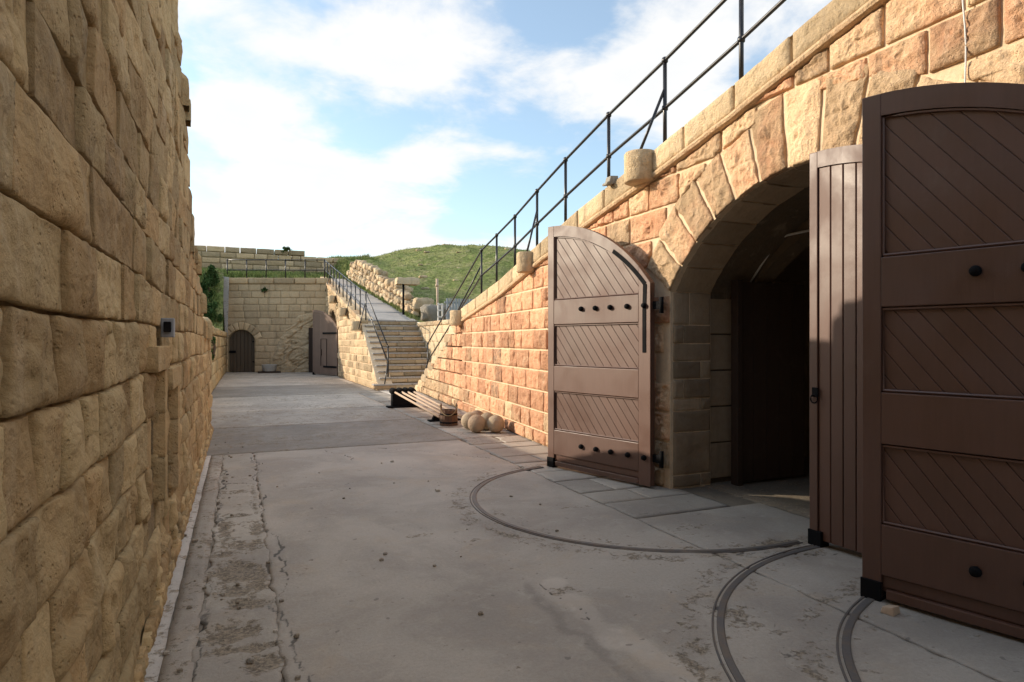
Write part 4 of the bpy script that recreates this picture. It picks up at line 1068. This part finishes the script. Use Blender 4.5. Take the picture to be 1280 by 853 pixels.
# ------------------------------------------------------------------ rampart behind
rp = empty('rampart_wall', (2, 44, 5), 0, 'long ruined limestone rampart on the skyline above the far wall', 'wall')
def rtopz(x): return float(np.interp(x, [-10, -2, 2.6, 3.2, 6, 9], [7.5, 7.6, 7.75, 7.5, 7.35, 6.9]))
cells = []; PM = lambda a_, b, d: (a_, 44.2 - d, b)
for i in range(7):
    z0 = 5.45 + i * .36; br = splits(-7, 8.6, .55, 1.25)
    for a0, a1 in zip(br[:-1], br[1:]):
        zm = rtopz((a0 + a1) / 2)
        if z0 + .3 > zm + random.uniform(-.25, .22) * (1 if a0 > 1.8 else .4): continue
        cells.append(([(a0, z0), (a1, z0), (a1, z0 + .36), (a0, z0 + .36)], dict(proud=.04, amp=.04, freq=2.5, gap=.012, jit=.025, n=16, rings=3, pillow=.6, style='pit', seed=random.uniform(0, 90), back=-.8), rtint(.1)))
place_stones(rp, cells, PM, 'end', limit=280)
a = Acc(); a.box(-7, 2.2, 44.22, 45.2, 5, 7.25); a.box(2.2, 8.4, 44.22, 45.2, 5, 6.9); a.out('wall_core', 'leftjoint', rp, center=False)

# ------------------------------------------------------------------ dry stone wall by the ramp, boulders, slab
def boulder(c, s, seed, flatten=1.):
    V = []; F = []; n, m = (22, 14) if max(s) > .3 else (12, 8)
    for i in range(m + 1):
        ph = PI * i / m
        for k in range(n):
            a = 2 * PI * k / n; d = Vector((math.sin(ph) * math.cos(a), math.sin(ph) * math.sin(a), math.cos(ph)))
            q = d.copy()
            for e in range(3): q[e] = math.copysign(abs(q[e]) ** .62, q[e])
            r_ = 1 + .28 * mn.noise(d * 1.6 + Vector((seed, seed * .7, 0))) + .16 * mn.noise(d * 4 + Vector((seed, 0, seed))) + .10 * (mn.cell_vector(d * 2.3 + Vector((seed, 0, seed)))[0] - .5)
            V.append((c[0] + q.x * s[0] * r_, c[1] + q.y * s[1] * r_, c[2] + q.z * s[2] * r_))
    for i in range(m):
        for k in range(n): F.append((i * n + k, (i + 1) * n + k, (i + 1) * n + (k + 1) % n, i * n + (k + 1) % n))
    return V, F
dw = empty('dry_stone_wall', (6.2, 31, 3.8), 0, 'tumbledown dry stone wall along the right edge of the ramp', 'wall')
cnt = 0
for row in range(5):
    y = 25.6 + random.uniform(0, .3)
    while y < 37.4:
        s = random.uniform(.13, .25); hgt = np.interp(y, [25.5, 27, 29, 34, 37], [.35, .5, .85, 1.05, .95])
        zz_ = row * .24
        if zz_ < hgt:
            X = ramp_right(y) + .22 + row * .07 + random.uniform(-.06, .06)
            V, F = boulder((X, y, ramp_z(y) + zz_ + .1), (s * random.uniform(.8, 1.1), s * random.uniform(.9, 1.3), s * random.uniform(.6, .85)), random.uniform(0, 99))
            put('wall_stone', V, F, 'rubble', dw, rtint(.08), True); cnt += 1
        y += s * 1.7
acc = Acc()
for i in range(90):
    y = random.uniform(25.6, 37.6); X = ramp_right(y) + .55 + random.random() * .8; s = random.uniform(.1, .22); hgt = np.interp(y, [25.5, 27, 29, 34, 37], [.25, .4, .75, .95, .85])
    V, F = boulder((X, y, ramp_z(y) + random.uniform(.1, hgt)), (s, s, s * .7), random.uniform(0, 99)); acc.add(V, F, rtint(.15))
acc.out('loose_rubble', 'rubble', dw, True, 'stuff')
for (c, s, lab) in [((6.98, 25.6, 3.15), (.42, .35, .28), 'large pale boulder at the lower end of the dry stone wall'),
                    ((7.05, 24.2, 2.72), (.50, .45, .36), 'grey squared boulder lying on the ledge above the cheek wall'),
                    ((7.75, 24.0, 2.72), (.36, .45, .40), 'dark grey boulder right of the squared boulder on the ledge'),
                    ((6.62, 26.3, 2.95), (.22, .25, .22), 'small pale boulder beside the foot of the slab post')]:
    V, F = boulder(c, s, c[0] * 7); tag(put('boulder', V, F, 'greystone' if 'grey' in lab else 'rubble', None, rtint(.1), True), lab, 'boulder', 'boulders beside the ramp')
sl = empty('slab_stand', (6.28, 26.0, 2.9), 0, 'thick stone slab balanced on a thin iron post beside the ramp', 'stand')
V, F = stone([(-.46, -.32), (.5, -.3), (.48, .32), (-.42, .35)], lambda a_, b_, d_: (6.40 + a_, 26.1 + b_, 3.98 + d_), proud=.30, amp=.05, freq=3, gap=0, n=28, rings=5, pillow=.12, style='pit', seed=4.4, back=0.)
put('slab', V, F, 'rubble', sl, (.6, .3, .05), True)
a = Acc(); a.tube([(6.25, 26, 2.7), (6.25, 26, 4.06)], .045, 8); a.out('post', 'iron', sl, True)
# small rocks showing in the hill grass
for i, (x, y) in enumerate([(11, 41), (12.4, 44.5), (14.3, 43), (16.5, 45), (13, 39), (10.1, 37), (15.2, 49), (17.8, 42.5), (9.4, 34), (11.6, 35.4), (18.5, 47), (12.8, 48.2)]):
    z = float(hill_h(np.array([[x]]), np.array([[y]]))[0, 0]); s = random.uniform(.10, .2)
    V, F = boulder((x, y, z + s * .15), (s * 1.5, s, s * .5), i * 5.1)
    tag(put('rock', V, F, 'rubble', None, rtint(.05), True), 'small pale rock poking out of the green hillside', 'rock', 'pale rocks scattered on the grassy hill')
# pole, slatted fence, white post on the ledge
a = Acc(); a.tube([(7.22, 24.3, 2.2), (7.20, 24.3, 3.3), (7.18, 24.28, 4.1)], [.05, .045, .055], 8); a.lathe([(.05, 3.78), (.085, 3.83), (.05, 3.9)], 8, (7.18, 24.28, 0))
tag(a.out('wooden_pole', 'pole', None, True), 'short weathered wooden pole standing on the ledge below the hill', 'pole')
fn = empty('slat_fence', (7.3, 21.5, 2.3), 0, 'low grey slatted fence half hidden behind the lowest round corbel', 'fence')
for i in range(14): a = Acc(); a.box(6.85 + i * .11, 6.93 + i * .11, 22.0, 22.03, 2.3, 3.18); a.out('slat', 'grey', fn)
for z in (2.55, 3.0): a = Acc(); a.box(6.8, 8.4, 22.035, 22.07, z, z + .07); a.out('rail', 'grey', fn)
wp = empty('white_stand', (6.75, 22.4, 2.35), 0, 'small white framed stand on the ledge beside the round corbel', 'stand')
for x, y in ((6.62, 22.3), (6.78, 22.3)): a = Acc(); a.box(x, x + .045, y, y + .045, 2.3, 3.02); a.out('leg', 'white', wp)
for z in (2.5, 2.74, 2.95): a = Acc(); a.box(6.62, 6.825, 22.29, 22.34, z, z + .05); a.out('shelf', 'white', wp)

# ------------------------------------------------------------------ things standing in the courtyard
for (x, y, lab) in [(3.95, 10.86, 'front stone cannonball, nearest the camera in the small heap'), (4.26, 10.70, 'right stone cannonball of the heap, touching the orange wall shadow'),
                    (3.98, 11.33, 'left stone cannonball of the heap, next to the wooden bucket'), (4.25, 11.10, 'stone cannonball behind, between the front and right balls'), (4.22, 11.58, 'hindmost stone cannonball, half hidden behind the left ball')]:
    V, F = [], []; n, m = 28, 18; r_ = .160 + random.uniform(-.004, .004); sd_ = x * 9 + y
    for i in range(m + 1):
        ph = PI * i / m
        for k in range(n):
            a_ = 2 * PI * k / n; d = Vector((math.sin(ph) * math.cos(a_), math.sin(ph) * math.sin(a_), math.cos(ph)))
            q = r_ * (1 + .018 * mn.noise(d * 2 + Vector((sd_, 0, 0))) + .010 * mn.noise(d * 8 + Vector((sd_, 0, 0))))
            V.append((x + d.x * q, y + d.y * q, r_ - .002 + d.z * q))
    for i in range(m):
        for k in range(n): F.append((i * n + k, (i + 1) * n + k, (i + 1) * n + (k + 1) % n, i * n + (k + 1) % n))
    tag(put('stone_cannonball', V, F, 'ball', None, rtint(), True), lab, 'cannonball', 'stone cannonballs heaped by the wall')
# bucket
bk = empty('wooden_bucket', (3.80, 12.05, 0), R(-20), 'dark brown wooden bucket with raised ears and rope handle, beside the cannonballs', 'bucket'); bk['local'] = 1
ns = 16
for i in range(ns):
    a0 = 2 * PI * i / ns + .012; a1 = 2 * PI * (i + 1) / ns - .012; ear = i in (0, 15, 7, 8)
    h = .43 if ear else .30; V = []
    for rr0, z in ((.178, 0.), (.162, h)):
        for rr, a_ in ((rr0, a0), (rr0, a1), (rr0 - .018, a1), (rr0 - .018, a0)): V.append((rr * math.cos(a_), rr * math.sin(a_), z + (.0 if z == 0 else (0 if not ear else -.03 * (i in (15, 7) and a_ == a0 or i in (0, 8) and a_ == a1)))))
    put('stave', V, [(0, 3, 2, 1), (4, 5, 6, 7), (0, 1, 5, 4), (1, 2, 6, 5), (2, 3, 7, 6), (3, 0, 4, 7)], 'leather', bk)
a = Acc(); a.lathe([(.155, .02), (.155, .035)], 20); a.out('bottom', 'leather', bk)
for z in (.06, .22): a = Acc(); a.lathe([(.176 - z * .03, z - .016), (.181 - z * .03, z), (.176 - z * .03, z + .016)], 24); a.out('hoop', 'iron', bk, True)
a = Acc(); a.tube([(.165 * math.cos(q), -.05 - .16 * math.sin(q) ** 2 * .9, .40 - .20 * math.sin(q)) for q in np.linspace(0, PI, 17)], .010, 7); a.out('rope_handle', 'rope', bk, True)
# rammer rack
rk = empty('trestle', (3.75, 15.8, 0), R(0), 'black wooden trestle block holding the heads of the rammers', 'trestle', 'black trestle blocks under the rammer poles'); rk['local'] = 1
a = Acc(); a.box(-.36, .46, -.16, .16, 0, .035); a.out('foot', 'iron', rk, bevel=.006)
a = Acc(); a.prism([(-.25, .036), (.36, .036), (.36, .33), (-.25, .33)], -.09, .09); a.out('block', 'iron', rk, bevel=.01)
rk = empty('trestle', (3.86, 12.75, 0), R(0), 'low black block under the near ends of the rammer poles', 'trestle', 'black trestle blocks under the rammer poles'); rk['local'] = 1
a = Acc(); a.box(-.27, .4, -.10, .10, 0, .03); a.out('foot', 'iron', rk, bevel=.005)
a = Acc(); a.prism([(-.2, .031), (.34, .031), (.30, .12), (-.16, .12)], -.05, .05); a.out('block', 'iron', rk, bevel=.008)
for i, (dx, lab) in enumerate([(0, 'outermost rammer pole with black bristle head, nearest the open floor'), (.17, 'second rammer pole from the open floor, with black head'), (.32, 'third rammer pole from the open floor, with black head'), (.47, 'rammer pole lying closest to the orange wall')]):
    p0 = Vector((3.58 + dx, 15.98, .385)); p1 = Vector((3.70 + dx * .95, 12.35 - .1 * (i % 2), .128))
    t = empty('rammer', p0, 0, lab, 'rammer', 'rammer poles lying on the trestle blocks')
    a = Acc(); a.tube([p0, p1], .026, 10); a.out('pole', 'pole', t, True)
    d = (p1 - p0).normalized(); a = Acc(); q0 = p0 - d * .12; q1 = p0 + d * .20
    a.tube([q0, q0 + d * .03, q0 + d * .16, q1 - d * .02, q1], [.05, .085, .09, .08, .04], 12); a.out('bristle_head', 'bristle', t, True)
# grey junction box on the left wall
ub = empty('junction_box', (-.40, 4.92, 1.74), 0, 'small grey metal box fixed on the shaded ochre wall above the slots', 'box'); ub['local'] = 1
a = Acc(); a.box(-.08, .0, -.045, .045, -.065, .065); a.out('cover', 'grey', ub, bevel=.006)
a = Acc(); a.box(-.06, -.015, -.085, -.047, -.03, .04); a.out('lamp_body', 'iron', ub, bevel=.006)
# cable on the right wall
a = Acc(); a.tube([(4.385 + .006 * math.sin(z * 9), 2.70 + .012 * math.sin(z * 5), z) for z in np.linspace(3.1, 4.7, 14)], .006, 6)
tag(a.out('wall_cable', 'white', None, True), 'thin pale cable hanging down the wall above the dark gate leaf', 'cable')
# dark bracket on the coping
a = Acc(); a.prism([(0, 0), (.17, .03), (.17, .13), (.06, .12), (.04, .05), (0, .03)], -.06, .06); o = a.out('stone_spout', 'greystone', None, bevel=.01)
o.location = (4.34, 6.98, 3.68); tag(o, 'small grey stone spout sticking out of the coping beside the largest corbel', 'spout')

# ------------------------------------------------------------------ vegetation
def leaves(n, fpos, size, fn=None):
    c = np.array([fpos() for _ in range(n)]); d = rng.normal(size=(n, 3)); d /= np.linalg.norm(d, axis=1)[:, None]
    u = np.cross(d, rng.normal(size=(n, 3))); u /= np.linalg.norm(u, axis=1)[:, None]
    s = size * rng.uniform(.6, 1.4, (n, 1))
    V = np.stack([c - d * s, c + u * s * .45, c + d * s, c - u * s * .45], 1).reshape(-1, 3)
    F = np.arange(4 * n).reshape(n, 4).tolist(); return V, F
def shrub(c, r_, n, label, size=.09, group=None):
    t = empty('shrub', (c[0], c[1], c[2] - r_[2]), 0, label, 'shrub', group)
    cl = [(c[0] + random.gauss(0, r_[0] * .5), c[1] + random.gauss(0, r_[1] * .5), c[2] + random.gauss(0, r_[2] * .5), random.uniform(.25, .5)) for _ in range(14)]
    def f():
        q = random.choice(cl); v = rng.normal(size=3); v /= np.linalg.norm(v); k = q[3] * random.random() ** .4
        return (q[0] + v[0] * k * r_[0], q[1] + v[1] * k * r_[1], q[2] + v[2] * k * r_[2])
    V, F = leaves(n, f, size); put('foliage', V, F, 'leaf', t, None, False, None, center=False)
    a_ = Acc()
    for q in cl[:6]: a_.tube([(c[0], c[1], c[2] - r_[2]), ((c[0] + q[0]) / 2 + .05, (c[1] + q[1]) / 2, (c[2] + q[2] - r_[2] * .5) / 2), q[:3]], [.04, .025, .01], 5)
    a_.out('stem', 'stem', t)
shrub((-1.45, 35.6, 4.2), (.42, .8, .9), 3000, 'dense dark shrub on the bank left of the grey concrete strip', .10)
shrub((-1.35, 34.5, 2.9), (.34, .6, .6), 2200, 'dark shrub leaning over the low wall, in front of the tall one', .09)
shrub((-1.5, 33.2, 2.2), (.3, .6, .32), 1200, 'low shrub on the bank nearest the end of the tall wall', .08)
shrub(EM(1.95, 4.33, .12), (.16, .12, .13), 120, 'small green tuft growing from a joint high on the end wall', .06)
shrub((-.70, 16.6, 1.25), (.05, .22, .35), 160, 'thin green weed growing on the face of the low wall', .05)
shrub((-.66, 19.5, 1.45), (.05, .25, .3), 140, 'second green weed growing further along the low wall', .05)
shrub((2.85, 43.9, 7.65), (.28, .2, .14), 200, 'dark tuft growing over the broken top of the rampart', .08)
# grass tufts
def tufts(name, n, fpos, h):
    P = np.array([fpos() for _ in range(n)]); P = np.repeat(P, 3, 0); m = len(P)
    P[:, :2] += rng.normal(size=(m, 2)) * h * .35
    a_ = rng.uniform(0, 2 * PI, m); w_ = h * .13
    hv = h * rng.uniform(.5, 1.3, m)
    dx = np.c_[np.cos(a_), np.sin(a_), np.zeros(m)] * w_; top = P + np.c_[rng.normal(size=(m, 2)) * h * .3, hv]
    V = np.stack([P - dx, P + dx, top], 1).reshape(-1, 3)
    return put(name, V, np.arange(3 * m).reshape(m, 3).tolist(), 'blade', None, None, False, 'stuff', center=False)
def hp():
    x = random.uniform(7.2, 34); y = random.uniform(26, 62); return (x, y, float(HZ(x, y)))
_hx = np.linspace(6.5, 60, 240); _hy = np.linspace(-6, 110, 520); _H = hill_h(*np.meshgrid(_hx, _hy, indexing='ij'))
def HZ(x, y): return _H[int((x - 6.5) / 53.5 * 239 + .5), int((y + 6) / 116 * 519 + .5)] - .02
o = tufts('hill_grass', 14000, hp, .11)
_bx = np.linspace(-30, 6.5, 200); _by = np.linspace(24, 75, 300); _B = bank_h(*np.meshgrid(_bx, _by, indexing='ij'))
def bp():
    while True:
        x = random.uniform(-4, 6.45); y = random.uniform(24.5, 44.0)
        if y < 37.4 and x > -.9: continue
        if y >= 37.3 or x < -.9: return (x, y, float(_B[int((x + 30) / 36.5 * 199 + .5), int((y - 24) / 51 * 299 + .5)]) - .03)
tufts('bank_grass', 9000, bp, .3)
def rpz():
    y = random.uniform(25, 37.2); return (ramp_right(y) + random.uniform(-.08, .14), y, ramp_z(y))
tufts('verge_grass', 900, rpz, .14)
def skl():
    x = random.uniform(3.5, 9); y = random.uniform(45.0, 60); return (x, y, float(bank_h(np.array([[min(x, 7.5)]]), np.array([[y]]))[0, 0]) if x < 6.4 else float(HZ(x, y)))
tufts('skyline_grass', 3500, skl, .3)
acc = Acc()
for i in range(70):
    x, y = (random.uniform(-.45, .3), random.uniform(3.2, 12)) if i < 50 else (random.uniform(.3, 3.6), random.uniform(2.5, 9)); s = random.uniform(.004, .014) * (1.6 if i % 9 == 0 else 1)
    V, F = boulder((x, y, s * .5), (s * 1.2, s, s * .8), i * 3.7); acc.add(V, F, rtint(.1))
acc.out('floor_grit', 'flag', None, False, 'stuff')
for o in list(S.objects):
    if 'local' in o: del o['local']
